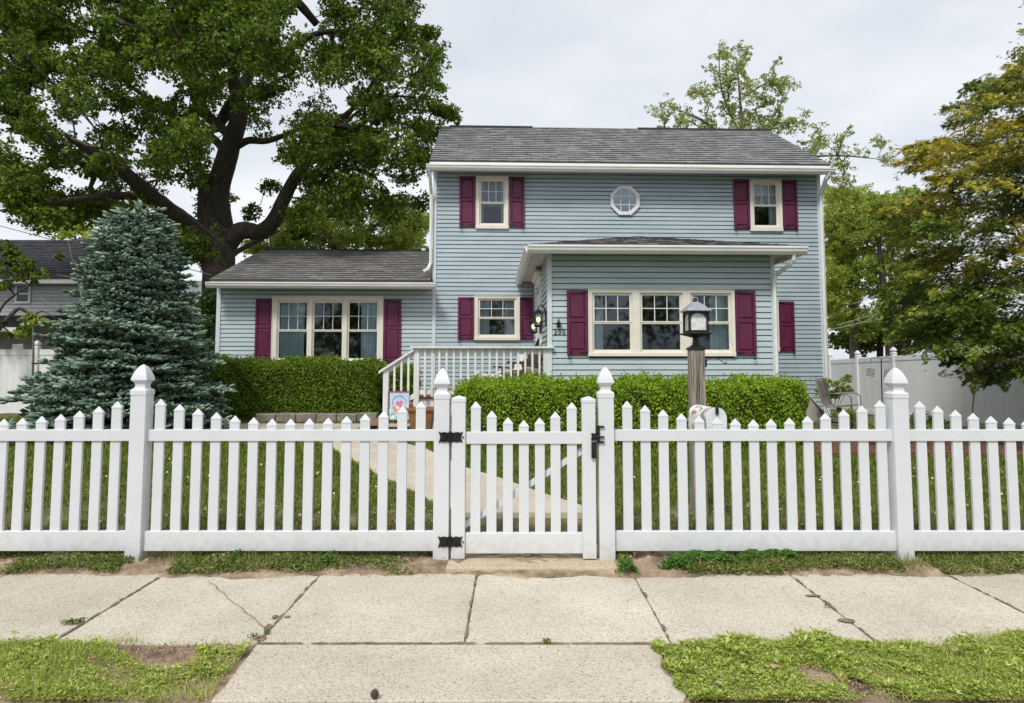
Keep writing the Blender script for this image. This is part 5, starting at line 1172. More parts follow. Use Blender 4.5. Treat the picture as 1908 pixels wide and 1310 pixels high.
# ================================================================ BLUE SPRUCE
def spruce():
    YS = 12.2; b = at(238, 800, YS); zb = g1(b.x, YS); top = at(240, 388, YS).z; Ht = top-zb
    e = thing('blue_spruce', 'dense conical blue-green spruce on the left lawn', 'tree', (b.x, YS, zb))
    m_ = MB(); m_.tube([(b.x, YS, zb-.1), (b.x+.02, YS, zb+Ht*.5), (b.x+.06, YS, top-.1)], [.10, .06, .015], 8); wood = m_
    S0, D0 = [], []; nb_ = 290
    for i in range(nb_):
        t = (i+.5)/nb_; t = t**1.12; z = .12+t*(Ht-.25)
        tt = (z)/(Ht); Rz = float(np.interp(tt, [0,.07,.22,.34,.47,.565,.71,.83,.95,1.0], [1.95,1.98,1.80,1.55,1.34,1.06,.92,.74,.40,.12])); Rz *= .88*random.uniform(.70, 1.12)
        if random.random() < .12: Rz *= 1.16
        az = i*2.399963+random.uniform(-.3,.3); dx, dy = math.cos(az), math.sin(az)
        if tt < .25 : Rz *= 1.0+.10*max(0, -dx)
        droop = -.16*(1-t)+.05; up = .12+.55*t**2
        def P(s): return np.array([b.x+.03+dx*Rz*s, YS+dy*Rz*s, zb+z+Rz*(droop*s+up*s*s*.55-.08*s)])
        wood.tube([tuple(P(s)) for s in (0,.35,.7,1)], [.022,.016,.010,.004], 4)
        nside = max(4, int(Rz*11))
        for k in range(nside):
            s = .22+.78*(k+random.random())/nside
            for sg in (-1, 1):
                L = (1.02-s)*Rz*.55+.10; L *= random.uniform(.7, 1.15); L = min(L, .62)
                ang = az+sg*R(random.uniform(38, 62)); d2 = np.array([math.cos(ang), math.sin(ang), random.uniform(-.12, .22)])
                p0 = P(s); m2 = max(1, int(L/.065))
                for q in range(m2):
                    f = (q+.7)/m2; pp = p0+d2*L*f
                    for sg2 in ((-1, 1) if q < m2-1 else (0,)):
                        a2 = ang+sg2*R(random.uniform(30,55)); dd = np.array([math.cos(a2), math.sin(a2), random.uniform(-.05,.5)])
                        S0.append(pp+rng.normal(0,.012,3)); D0.append(dd)
        S0.append(P(1.)); D0.append(np.array([dx, dy, .3]))
    for i in range(14):
        S0.append(np.array([b.x+.06+random.uniform(-.05,.05), YS+random.uniform(-.05,.05), top-.22+.02*i])); D0.append(np.array([random.uniform(-.5,.5), random.uniform(-.5,.5), 1.]))
    S0 = np.array(S0); D0 = unit(np.array(D0)); n = len(S0); print('spruce shoots', n)
    L = rng.uniform(.09, .175, n)[:, None]; w_ = (L[:, 0]*rng.uniform(.13,.20,n))[:, None]
    q = unit(rng.normal(size=(n,3))); u = unit(np.cross(D0, q)); v = np.cross(D0, u)
    rings = [S0]
    K = 5
    for (t, r) in ((.35, 1.), (.8, .85)):
        for k in range(K):
            a = 2*math.pi*k/K; jit = rng.uniform(.7,1.3,(n,1)); rings.append(S0+D0*L*t+(u*math.cos(a)+v*math.sin(a))*w_*r*jit)
    rings.append(S0+D0*L)
    V = np.stack(rings, 1).reshape(-1, 3); nv = 2+2*K; base = np.arange(n)[:, None]*nv; Fs = []
    for k in range(K):
        k2 = (k+1) % K
        Fs += [base+[0, 1+k2, 1+k], base+[1+k, 1+k2, 1+K+k2], base+[1+k, 1+K+k2, 1+K+k], base+[1+K+k, 1+K+k2, nv-1]]
    mesh_np('crown', V, np.stack(Fs, 1).reshape(-1, 3), M['spruce'], e)
    wood.build('trunk', M['bark'], e)
    m_ = MB(); m_.loft([(.9, zb+.35), (.95, zb+.8), (.62, zb+1.9), (.45, zb+3.0), (.05, top-.5)], b.x, YS, 12); m_.build('dark_inner_core', M['spruce_core'], e)  # solid dark cone for the inner twigs, added to make the crown opaque
    # a few bare dead twigs poking out on the left
    m_ = MB()
    for pts in (((150,500),(135,485),(127,450),(124,440)), ((160,525),(125,515),(105,512),(92,523),(100,540)), ((128,590),(100,575),(70,550))):
        m_.tube([tuple(at(px, py, YS-.1+.1*i)) for i, (px, py) in enumerate(pts)], [.010,.008,.006,.003][:len(pts)], 4)
    m_.build('bare_twigs', M['bark_grey'], e)
spruce()

# ================================================================ TREES
def inpoly(px, py, poly):
    c = False; n = len(poly)
    for i in range(n):
        x1, y1 = poly[i]; x2, y2 = poly[i-1]
        if (y1 > py) != (y2 > py) and px < (x2-x1)*(py-y1)/(y2-y1)+x1: c = not c
    return c
def grow(mb, NP, NR, cs, rmin=.012, rcap=.12, n=4, up=.6, wig=.12):
    """join every leaf bunch to the nearest limb or bunch already joined, thick where many hang on it"""
    NP = np.asarray(NP, float); cs = np.asarray(cs, float); m0 = len(NP); k = len(cs)
    def cost(P): return np.linalg.norm(cs-P, axis=1)+up*np.maximum(0, P[2]-cs[:, 2])
    best = np.full(k, 1e9); par = np.zeros(k, int)
    for i in range(m0):
        c = cost(NP[i])*1.0; b = c < best; best[b] = c[b]; par[b] = i
    done = np.zeros(k, bool); order = []; depth = best.copy()
    trunkd = np.zeros(k)
    for _ in range(k):
        q = np.where(done, 1e9, best); j = int(np.argmin(q)); done[j] = True; order.append(j)
        c = cost(cs[j])+.12*depth[j] if False else cost(cs[j])*1.15; b = (~done) & (c < best); best[b] = c[b]; par[b] = m0+j
    cnt = np.ones(k)
    for j in order[::-1]:
        if par[j] >= m0: cnt[par[j]-m0] += cnt[j]
    for j in order:
        p1 = Vector(cs[j]); pj = par[j]
        if pj < m0: p0 = Vector(NP[pj]); r0 = min(rcap, NR[pj]*.6, rmin*math.sqrt(cnt[j])*1.25)
        else: p0 = Vector(cs[pj-m0]); r0 = min(rcap, rmin*math.sqrt(cnt[j])*1.15)
        r1 = min(rcap, rmin*math.sqrt(cnt[j])); L = (p1-p0).length
        w1 = Vector((random.uniform(-1,1), random.uniform(-1,1), random.uniform(-.6,.8)))*L*wig; w2 = Vector((random.uniform(-1,1), random.uniform(-1,1), random.uniform(-.4,.6)))*L*wig
        mb.tube([p0, p0.lerp(p1, .35)+w1, p0.lerp(p1, .7)+w2, p1], [r0, r0*.7+r1*.3, r0*.3+r1*.7, r1], n)

def smooth_path(pts, r, k=5):
    P = [Vector(p) for p in pts]; n = len(P); op, orr = [], []
    for i in range(n-1):
        a, b, c, d = P[max(i-1, 0)], P[i], P[i+1], P[min(i+2, n-1)]
        for j in range(k):
            t = j/k; op.append(.5*((2*b)+(c-a)*t+(2*a-5*b+4*c-d)*t*t+(3*b-a-3*c+d)*t**3)); s_ = t*t*(3-2*t); orr.append((r[i]*(1-s_)+r[i+1]*s_)*random.uniform(.965,1.035))
    op.append(P[-1]); orr.append(r[-1]); return op, orr
def oak():
    Y = 22.; base = at(405, 740, Y); base.z = .1
    e = thing('oak_tree', 'huge dark spreading oak with thick forked limbs behind the left wing', 'tree', base)
    def limb(pts, r): return [at(*p) for p in pts], r
    limbs = [
        limb([(408,760,22),(407,560,22),(408,500,22),(403,440,22),(398,380,22),(396,345,22)], [.58,.52,.51,.57,.52,.42]),
        limb([(400,365,22),(418,310,21.8),(432,262,21.6),(444,225,21.4),(446,195,21.3),(436,150,21),(440,90,20.5),(455,20,20),(460,-80,19.5)], [.40,.34,.31,.28,.24,.20,.16,.12,.06]),
        limb([(433,255,21.6),(405,232,22),(385,215,22.2),(372,195,22.5),(362,160,22.6),(345,120,23),(335,60,23),(330,-30,23)], [.16,.17,.20,.22,.20,.16,.12,.07]),
        limb([(388,245,22.2),(405,235,22),(425,205,22),(447,172,22),(470,120,22.5),(475,60,23),(480,-40,23)], [.10,.17,.20,.20,.17,.13,.07]),
        limb([(398,480,22),(375,440,21.5),(345,415,21),(305,385,20.2),(275,360,19.5),(230,320,18.5),(180,290,17.5),(120,250,16.5)], [.48,.34,.30,.27,.24,.18,.13,.06]),
        limb([(415,455,22),(450,430,22),(485,432,22),(510,412,22),(527,375,22),(548,335,22),(580,290,21.5),(620,240,21),(670,190,20.5)], [.45,.30,.27,.26,.23,.20,.16,.12,.06]),
        limb([(430,280,21.7),(462,262,21.4),(500,262,21),(560,240,20.5)], [.13,.12,.10,.05]),
        limb([(300,382,20.2),(240,365,19.5),(160,370,18.5),(80,380,17.5)], [.14,.12,.09,.04]),
        limb([(420,300,21.8),(400,260,23),(300,200,24),(200,130,25)], [.15,.14,.10,.05]),
        limb([(475,120,22.5),(540,90,22),(600,60,22),(700,60,22)], [.14,.12,.09,.04]),
        limb([(590,45,21),(560,10,20.5),(520,-30,20)], [.12,.14,.15]),
        limb([(400,470,22.3),(425,495,23),(440,470,24),(520,430,25.5)], [.22,.14,.10,.05]),
    ]
    wood = MB(); nodes = []
    for pts, r in limbs:
        pts, r = smooth_path(pts, r); wood.tube(pts, r, 14)
        for i in range(len(pts)-1):
            nodes.append((pts[i], r[i]))
    poly = [(-160,330),(0,345),(30,360),(32,392),(80,410),(130,425),(170,408),(215,385),(250,395),(320,480),(375,490),(400,440),(470,440),(520,405),(620,400),(700,385),(770,395),(800,385),(797,335),(788,275),(835,228),(842,212),(800,190),(812,120),(770,40),(782,-20),(760,-200),(500,-330),(100,-330),(-250,-150),(-300,200)]
    holes = [(318,158,24,22),(421,218,36,34),(478,320,30,44),(338,385,42,22),(564,42,28,26),(150,92,30,11),(87,205,16,26),(22,250,14,26),(128,345,22,16),(455,470,34,22),(633,185,14,26),(540,200,14,22),(205,218,14,10),(465,375,14,28),(250,320,16,8),(480,420,26,14),(440,160,7,22),(790,25,20,30),(575,155,12,14),(700,330,14,8),(60,300,14,10)]
    cs, rad = [], []; tries = 0
    while len(cs) < 900 and tries < 60000:
        tries += 1; px = random.uniform(-300, 845); py = random.uniform(-330, 492)
        if not inpoly(px, py, poly): continue
        if any(((px-hx)/(hw+19))**2+((py-hy)/(hh+19))**2 < 1 for hx, hy, hw, hh in holes): continue
        u = ((px-380)/560)**2+((py-80)/440)**2; hd = 6.5*math.sqrt(max(.12, 1-u)); Y_ = 21.3+random.uniform(-hd, hd)-(1.0 if px < 200 else 0)
        # keep the big limbs in view: bunches low down between them stay behind
        if 375 < px < 455 and 230 < py < 470 and Y_ < 22.6: continue
        if 285 < px < 400 and 350 < py < 440 and Y_ < 22.5 and (py-350) > (px-290)*.55-25: continue
        if 440 < px < 560 and 340 < py < 460 and Y_ < 23: continue
        p = at(px, py, Y_)
        if p.z < 3.2: continue
        cs.append(tuple(p)); rad.append(random.uniform(.42, .78))
    # outlying tufts round the rim
    for px, py, Y_, r in ((38,375,17,.4),(62,400,17.2,.4),(95,408,17,.4),(20,352,17,.4),(838,216,20,.35),(822,205,20,.35),(812,250,20.5,.4),(806,100,20.5,.35),(800,140,20.5,.35),(797,60,20.5,.3),(786,380,21,.4),(350,480,21.5,.35),(372,462,21.5,.3),(395,500,23,.3),(326,438,21,.3),(385,395,23,.4),(470,395,23,.35),(505,350,23,.35)):
        cs.append(tuple(at(px, py, Y_))); rad.append(r)
    cs = np.array(cs); rad = np.array(rad)
    NP = np.array([tuple(n_[0]) for n_ in nodes]); NR = np.array([n_[1] for n_ in nodes])
    grow(wood, NP, NR, cs, .013, .10)
    # tufts of leaves gathered at twig ends: sub-clusters inside each bunch
    sub, _ = cluster_pts(cs, rad, 22, .7); P, d = cluster_pts(sub, rng.uniform(.13,.25,len(sub)), 17, .7)
    n = len(P); print('oak leaves', n)
    leaves('crown', P, rng.uniform(.085,.165,n), M['oak_leaf'], e, aspect=.6, dirs=d+rng.normal(0,.6,(n,3))+np.array([0,0,-.25]), nrm=np.array([0,0,.9])+rng.normal(0,.7,(n,3)))
    wood.build('trunk', M['bark'], e, smooth=True)
oak()

def bgtree(name, label, m, Y, ell, depth, sub_n, per, leaf, trunk, bark='bark_grey', rpx=(14,26), spread=(.5,.6), group=None, r0=.16, shape=.75, tw=.012, zmin=.0, gold=None):
    """ell: (px,py,rx,ry,count) crown masses; trunk: polylines of (px,py,radius)"""
    t0 = at(trunk[0][0][0], trunk[0][0][1], Y); t0.z = 0
    e = thing(name, label, 'tree', t0, group); wood = MB(); nodes = []
    for tr in trunk:
        pts = [at(px, py, Y+(.0 if i == 0 else random.uniform(-.3,.3))) for i, (px, py, r) in enumerate(tr)]; rr = [t[2] for t in tr]
        if tr is trunk[0]: pts[0].z = -.1
        pts, rr = smooth_path(pts, rr, 4); wood.tube(pts, rr, 8)
        for i in range(len(pts)-1): nodes.append((pts[i], rr[i]))
    cs, rad = [], []; s = F/Y
    for px, py, rx, ry, cnt in ell:
        for _ in range(cnt):
            a = random.uniform(0, 2*math.pi); q = math.sqrt(random.random()); u = q*math.cos(a); v = q*math.sin(a)
            p = at(px+u*rx, py+v*ry, Y+random.uniform(-1,1)*depth*math.sqrt(max(.05, 1-q*q)))
            cs.append(tuple(p)); rad.append(random.uniform(*rpx)/s)
    cs = np.array(cs); rad = np.array(rad); NP = np.array([tuple(n_[0]) for n_ in nodes])
    grow(wood, NP, [n_[1] for n_ in nodes], cs, tw, .08)
    sub, _ = cluster_pts(cs, rad, sub_n, shape); P, d = cluster_pts(sub, np.repeat(rad, sub_n)*rng.uniform(.25,.45,len(sub)), per, shape)
    P = P[P[:, 2] > zmin+.1]; n = len(P); d = unit(rng.normal(size=(n,3)))
    g = None if gold is None else gold(P)
    leaves('crown', P, rng.uniform(.7,1.25,n)*leaf, m, e, aspect=.6, nrm=np.array([0,0,.7])+rng.normal(0,.7,(n,3)), dirs=d, gold=g)
    wood.build('trunk', M[bark], e, smooth=True); return e
# airy tree rising behind the main roof
bgtree('tree', 'airy light green tree rising above the right end of the main roof', M['pale_leaf'], 27,
    [(1265,245,38,45,9),(1235,200,22,22,4),(1300,200,30,45,9),(1345,140,30,38,10),(1372,100,26,26,7),(1395,160,42,55,15),(1440,140,30,28,6),(1460,165,24,22,5),(1420,215,44,36,10),(1360,230,45,40,12),(1345,95,12,12,2),(1480,150,10,10,1),
     (1500,250,40,30,6),(1540,270,40,30,8),(1570,300,30,34,7),(1590,240,9,8,1),(1625,272,22,18,4),(1645,298,16,6,2),(1480,225,30,18,5),(1565,330,24,20,5),(1330,225,60,20,9),(1260,225,40,25,6),(1400,180,60,50,12),(1450,230,40,18,7),(1520,290,30,20,6)], 1.6, 9, 11, .10,
    [[(1385,600,.2),(1385,330,.12),(1380,200,.06),(1372,110,.02)], [(1385,330,.08),(1330,240,.07),(1265,205,.025)], [(1383,300,.09),(1430,235,.05),(1475,160,.015)], [(1387,350,.10),(1480,300,.06),(1560,290,.04),(1650,298,.01)], [(1383,260,.08),(1345,170,.04),(1340,90,.01)], [(1560,290,.05),(1575,250,.02),(1592,235,.008)]], rpx=(11,19))
# trees right of the house
G = 'deciduous trees beyond the right privacy fence'
bgtree('tree', 'bright yellow-green tree directly beyond the right house corner', M['bright_leaf'], 29, [(1570,425,40,75,50),(1610,410,55,60,46),(1555,470,22,120,30),(1560,520,34,80,30),(1610,520,50,70,30),(1585,610,50,30,12)], 2.2, 15, 15, .115,
    [[(1590,700,.22),(1590,560,.16),(1588,420,.07)], [(1590,560,.1),(1620,440,.04)]], rpx=(13,24), group=G)
bgtree('tree', 'mid green tree with dark leaning trunks between the bright tree and the golden conifer', M['mid_leaf'], 27, [(1680,400,60,50,30),(1650,480,45,70,26),(1700,480,50,80,30),(1655,600,40,35,12),(1720,600,50,40,18)], 2.2, 15, 15, .115,
    [[(1662,700,.22),(1655,600,.18),(1640,480,.1),(1635,400,.05)], [(1675,690,.16),(1685,590,.12),(1700,480,.06)]], bark='bark', rpx=(13,24), group=G)
bgtree('tree', 'pale feathery tree tops showing behind the mid green tree at right', M['pale_leaf'], 34, [(1640,370,30,24,9),(1700,365,34,20,8),(1750,400,40,50,16),(1545,370,20,26,6)], 2, 14, 13, .12, [[(1690,680,.2),(1690,500,.14),(1695,380,.05)]], rpx=(11,20), group=G)
bgtree('tree', 'dark low tree filling the gap above the right privacy fence', M['oak_leaf'], 31, [(1600,625,70,28,34),(1700,620,70,34,36),(1780,600,60,50,30),(1850,620,60,60,30)], 2, 9, 11, .2, [[(1640,700,.2),(1640,640,.14),(1650,600,.05)]], bark='bark', rpx=(14,26), group=G)
# behind the wing and between the houses
G2 = 'bright trees behind the left wing'
bgtree('tree', 'sunny yellow-green tree behind the wing roof, right half', M['bright_leaf'], 30, [(720,425,90,40,50),(600,430,80,36,44),(770,440,40,34,20),(690,395,70,26,22),(560,410,50,30,16)], 2, 15, 13, .125, [[(690,640,.22),(690,520,.15),(690,430,.06)]], rpx=(14,24), group=G2)
bgtree('tree', 'yellow-green tree behind the wing roof, just right of the oak trunk', M['mid_leaf'], 29, [(530,445,50,22,20),(475,462,30,14,9),(640,450,60,22,16),(560,470,60,14,10)], 2, 15, 13, .12, [[(530,640,.2),(530,540,.14),(530,450,.06)]], rpx=(12,20), group=G2)
bgtree('tree', 'bright green tree top above the dark neighbouring roof', M['bright_leaf'], 38, [(130,432,34,14,10),(170,440,30,18,9),(105,440,14,8,3)], 2, 9, 9, .2, [[(140,600,.2),(140,500,.15),(140,440,.06)]], rpx=(12,18))
bgtree('arborvitae', 'narrow dark green arborvitae at the left corner of the wing', M['arbor'], 17.6, [(390,560,13,18,12),(387,600,17,34,22),(388,650,19,34,24),(392,700,20,30,18)], .35, 10, 12, .07, [[(390,740,.08),(390,640,.06),(390,550,.02)]], rpx=(9,14), bark='bark')
bgtree('tree', 'small open tree with crooked bare branches at the far left edge', M['oak_leaf'], 16, [(25,490,34,18,9),(55,510,22,14,5),(-10,480,40,30,9),(20,520,24,12,4),(108,480,9,9,1),(-20,600,40,30,8),(35,618,30,8,4),(18,470,18,8,3)], .9, 8, 10, .09,
    [[(-50,760,.10),(-30,640,.08),(10,600,.06),(35,575,.045),(60,590,.03)], [(-20,620,.05),(5,570,.03),(35,545,.02),(60,530,.01)], [(-20,620,.06),(-25,560,.04),(-20,500,.02)], [(60,590,.025),(80,580,.015),(105,595,.008)]], rpx=(9,15), bark='bark')
bgtree('sapling', 'small yellow-green sapling in front of the neighbouring porch roof', M['bright_leaf'], 15.2, [(60,595,18,9,5),(85,605,12,8,3),(40,625,20,6,3)], .3, 6, 9, .09, [[(60,760,.03),(62,660,.022),(62,600,.01)]], rpx=(6,10))
# big golden conifer on the right: layered drooping sprays
def cypress():
    Y = 12.0; t = at(1965, 760, Y); t.z = g1(t.x, Y)
    e = thing('golden_cypress', 'large golden-tipped conifer with layered drooping sprays at the right edge', 'tree', t); wood = MB()
    top = at(1990, -60, Y); wood.tube([t+Vector((0,0,-.1)), t.lerp(top, .4)+Vector((-.1,0,0)), t.lerp(top, .8), top], [.20,.15,.07,.02], 10)
    poly = [(1905,108),(1885,128),(1868,150),(1835,150),(1812,152),(1800,172),(1772,200),(1778,235),(1760,262),(1740,262),(1702,262),(1688,300),(1706,312),(1742,318),(1738,350),(1735,372),(1680,368),(1650,385),(1640,410),(1700,440),(1690,470),(1680,520),(1660,548),(1640,560),(1660,590),(1690,610),(1690,640),(1735,655),(1785,680),(1810,705),(1835,712),(1900,690),(1990,720),(2200,650),(2300,300),(2150,0),(2010,-120),(1960,-60)]
    poly = [(x+16 if x < 1800 else x, y) for x, y in poly]
    holes = [(1868,440,14,10),(1795,432,10,8),(1880,448,16,6),(1790,655,12,8)]
    cs, rad = [], []; tr = 0
    while len(cs) < 1500 and tr < 90000:
        tr += 1; px, py = random.uniform(1640, 2300), random.uniform(-120, 722)
        if not inpoly(px, py, poly) or any(((px-a)/(c+8))**2+((py-b)/(d+8))**2 < 1 for a, b, c, d in holes): continue
        hd = 2.3*math.sqrt(max(.08, 1-((px-1980)/345)**2)); 
        cs.append(tuple(at(px, py, Y+random.uniform(-hd, hd)))); rad.append(random.uniform(.22, .42))
    rim = [(1905,118),(1888,135),(1866,156),(1838,156),(1815,160),(1782,200),(1786,232),(1762,266),(1735,268),(1708,268),(1696,300),(1712,306),(1740,330),(1742,362),(1700,378),(1662,388),(1655,412),(1700,432),(1690,480),(1672,540),(1655,562),(1668,585),(1698,622),(1740,648),(1790,672),(1820,700),(1845,705),(1770,672),(1890,700)]
    for px, py in rim:
        for k in range(2): cs.append(tuple(at(px+random.uniform(-6,10), py+random.uniform(-5,5), Y+random.uniform(-.4,.4)))); rad.append(random.uniform(.13,.2))
    cs = np.array(cs); rad = np.array(rad)
    NP = [tuple(t.lerp(top, k)) for k in np.linspace(.06, .97, 40)]; grow(wood, NP, [.1*(1-k)+.02 for k in np.linspace(0,1,40)], cs, .0035, .022)
    # fans: each is a short flat frond of leaflets in a drooping plane pointing outwards
    nf = 92; k = len(cs); ax = cs-np.array([t.x, Y, 0]); ax[:, 2] = 0; ax = unit(unit(ax)+rng.normal(0,.38,(k,3))*np.array([1,1,0])); ax[:, 2] = rng.uniform(-.45,.12,k); ax = unit(ax)
    lat = unit(np.cross(ax, np.array([0,0,1.]))); A = np.repeat(ax, nf, 0); Lt = np.repeat(lat, nf, 0); rr = np.repeat(rad, nf); n = k*nf
    u = rng.uniform(-1, 1, n); wv = rng.uniform(-1, 1, n)*(1-u)*.42+rng.normal(0,.05,n); zz = rng.normal(0,.13,n)-.16*np.maximum(u,0)**2
    sub = np.repeat(cs, nf, 0)+A*(u*rr*1.45)[:, None]+Lt*(wv*rr)[:, None]; sub[:, 2] += zz*rr
    out = unit(A+Lt*(wv*.8)[:, None]+rng.normal(0,.28,(n,3))); out[:, 2] -= rng.uniform(-.15,.55,n); out = unit(out)
    side_ = unit(np.cross(out, np.array([0,0,1.])+rng.normal(0,.25,(n,3)))); up = np.cross(side_, out)
    pc = rng.uniform(0, 1, len(cs)); tone = np.sin(cs[:, 0]*1.9+cs[:, 2]*1.4)+.7*np.sin(cs[:, 2]*3.1-cs[:, 0]*1.1)+pc*1.7
    hi = np.clip((cs[:, 2]-2.2)/2.0, 0, 1)
    g = np.clip(np.repeat(tone*.45-.76+.72*hi, nf)+.35*(u > .3)+.5*np.clip(zz*4, -.6, .6), 0, 1)*rng.uniform(.35, 1, n)
    P, D, Nn, sz, gg = [], [], [], [], []
    for ang in (-48,-20,0,20,48):
        a = R(ang); d = out*math.cos(a)+side_*math.sin(a); L = .070*(1-.35*abs(ang)/60)
        P.append(sub+out*.03*(1-abs(ang)/60)+d*L*.5); D.append(d); Nn.append(up+rng.normal(0,.2,(n,3))); sz.append(np.full(n, L)*rng.uniform(.8,1.2,n)); gg.append(g)
    leaves('crown', np.concatenate(P), np.concatenate(sz), M['cypress'], e, aspect=.30, dirs=np.concatenate(D), nrm=np.concatenate(Nn), gold=np.concatenate(gg), fold=.05)
    wood.build('trunk', M['bark'], e, smooth=True)
cypress()
# small plants
def plant(name, label, px, py, Y, w_, h_, n, leaf, m, cat='plant'):
    p = at(px, py, Y); zb = g1(p.x, Y); e = thing(name, label, cat, (p.x, Y, zb)); m_ = MB(); cs = []
    for i in range(7):
        q = Vector((p.x+random.uniform(-w_,w_), Y+random.uniform(-w_,w_)*.6, zb+h_*random.uniform(.45,1))); m_.tube([(p.x, Y, zb-.02), tuple(Vector((p.x, Y, zb)).lerp(q, .6)), tuple(q)], .006, 4); cs.append(tuple(q))
    P, d = cluster_pts(cs, w_*.42, n//7, .8); leaves('foliage', P, leaf, m, e, dirs=d+rng.normal(0,.4,d.shape)); m_.build('stem', M['bark'], e)
plant('shrub', 'leafy green shrub behind the patio chair at the house corner', 1548, 730, 15.0, .30, 1.15, 500, .09, M['mid_leaf'], 'shrub')
for i, (px, Y, w_, h_, lb) in enumerate(((1585, 12.2, .25, .4, 'low green plant between brick edging and patio chair'), (1700, 10.6, .22, .35, 'small leafy plant in the bed beside the right fence post'), (1738, 10.9, .3, .5, 'larger dark plant in the bed under the golden conifer'), (1640, 10.4, .15, .3, 'tiny green plant in the brick-edged bed'))):
    plant('bed_plant', lb, px, 800, Y, w_, h_, 350, .05, M['mid_leaf'] if i != 2 else M['arbor'])

# ================================================================ GRASS AND WEEDS
def scatter(n, x0, x1, y0, y1, ok, near=True):
    X = rng.uniform(x0, x1, n); Y = rng.uniform(y0, y1, n) if not near else y0+(y1-y0)*rng.uniform(0, 1, n)**1.5
    k = ok(X, Y); X, Y = X[k], Y[k]; return X, Y
def patch(X, Y, s, th):   # uneven cover
    v = np.sin(X*s+2.1*np.sin(Y*s*.8))+np.sin(Y*s*1.3+1.7*np.sin(X*s*.7+1))+.5*np.sin(X*s*3.1+Y*s*2.3)
    return v > th+rng.normal(0, .35, len(X))
lys = [p.y for p in Lp]; lxs = [p.x for p in Lp]; rys = [p.y for p in Rp]; rxs = [p.x for p in Rp]
def onpath(X, Y):
    l = np.interp(Y, lys, lxs); r = np.maximum(np.interp(Y, rys, rxs), l+.6)
    return ((X > l+.0) & (X < r-.0) & (Y > Lp[0].y-.02) & (Y < 12)) | ((X > t0.x-.02) & (X < t1.x+.02) & (Y < 6.4)) | ((Y > 12) & (Y < 13.5) & (X > xs_[0]) & (X < xs_[-1]))
X, Y = scatter(260000, -11, 11, 5.45, 15, lambda X, Y: (~onpath(X, Y)) & (np.abs(X) < Y*.86+.5) & ~((X > hx0) & (Y > 10.4)) & ~((X > 4.6) & (Y > 9.5) & (Y < 11.2)))
k = (Y > 6.7) | patch(X, Y, 3.2, -.25); X, Y = X[k], Y[k]; n = len(X)
P = np.stack([X, Y, gz(X, Y)-.005], 1); blades('lawn_grass', P, rng.uniform(.03,.065,n)*(1+.35*(Y > 8)), .0055+.0016*np.maximum(0, Y-5), M['grass'], label='mown green lawn grass behind the picket fence', cat='grass', kind='stuff')
# low broad weeds on the lawn near the fence
X, Y = scatter(60000, -6.5, 6.5, 5.35, 9, lambda X, Y: ~onpath(X, Y)); k = patch(X, Y, 4.5, .1); X, Y = X[k], Y[k]; n = len(X)
P = np.stack([X, Y, gz(X, Y)+rng.uniform(0,.03,n)], 1); leaves('lawn_weeds', P, rng.uniform(.015,.032,n), M['grass'], aspect=.7, nrm=np.array([0,0,1.])+rng.normal(0,.5,(n,3)), label='low broad-leaved weeds in the lawn near the fence', cat='weeds', kind='stuff')
# fence line strip
def sz_(X, Y): return np.interp(Y, [4.86,4.98,5.1,5.62], [-.05,.006,.028,.05])
def outside_landing(X, Y): return ~((X > t0.x-.03) & (X < t1.x+.03))
X, Y = scatter(110000, -5.2, 5.2, 4.97, 5.5, outside_landing, False)
k = patch(X, Y, 3.7, -.95) & (Y > 5.0+.05*np.sin(X*3.3)+.03*np.sin(X*9)+rng.normal(0,.02,len(X))) & ~((X > .95) & (X < 1.25)) & (np.abs(X-P1-.2) > .18)& (np.abs(X-P4) > .12); X, Y = X[k], Y[k]; n = len(X)
h = rng.uniform(.008,.045,n)*(1+.5*np.sin(X*7.3+2*np.sin(X*3.1))); P = np.stack([X, Y, sz_(X, Y)+h*.8], 1)
leaves('fence_weeds', P, rng.uniform(.014,.03,n), M['weed'], aspect=.5, nrm=np.array([0,0,.8])+rng.normal(0,.6,(n,3)), label='scruffy low weeds along the foot of the picket fence', cat='weeds', kind='stuff')
X, Y = scatter(16000, -5.2, 5.2, 5.0, 5.5, outside_landing, False); k = patch(X, Y, 3.7, -.1); X, Y = X[k], Y[k]; n = len(X)
blades('fence_grass', np.stack([X, Y, sz_(X, Y)], 1), rng.uniform(.03,.10,n), .0035, M['weed'], lean=.7, label='thin grass blades along the foot of the picket fence', cat='grass', kind='stuff')
P = []
for px, py, rx, cnt in ((1262,1050,.10,700),(1300,1043,.16,1800),(1345,1045,.11,900),(1405,1040,.13,1300),(1440,1038,.13,1500),(1470,1040,.09,800),(1295,1033,.08,500),(1445,1028,.10,700),(1168,1056,.06,180),(440,1040,.05,100),(612,1045,.08,150)):
    c = onz(px, py+6, .03); q = rng.normal(0, .5, (cnt,2)); P.append(np.stack([c.x+q[:,0]*rx, c.y+q[:,1]*.065, rng.uniform(.03,.10,cnt)*np.exp(-(q[:,0]**2)*.8)+.012], 1))
P = np.concatenate(P); n = len(P); c3 = np.repeat(P, 3, 0)+rng.normal(0,.007,(n*3,3))*np.array([1,1,.3])
leaves('clover', c3, rng.uniform(.012,.02,n*3), M['clover'], aspect=.95, nrm=np.array([0,-.3,1.])+rng.normal(0,.4,(n*3,3)), fold=.1, label='dark green clover clumps spilling from under the fence right of the gate', cat='clover', kind='stuff')
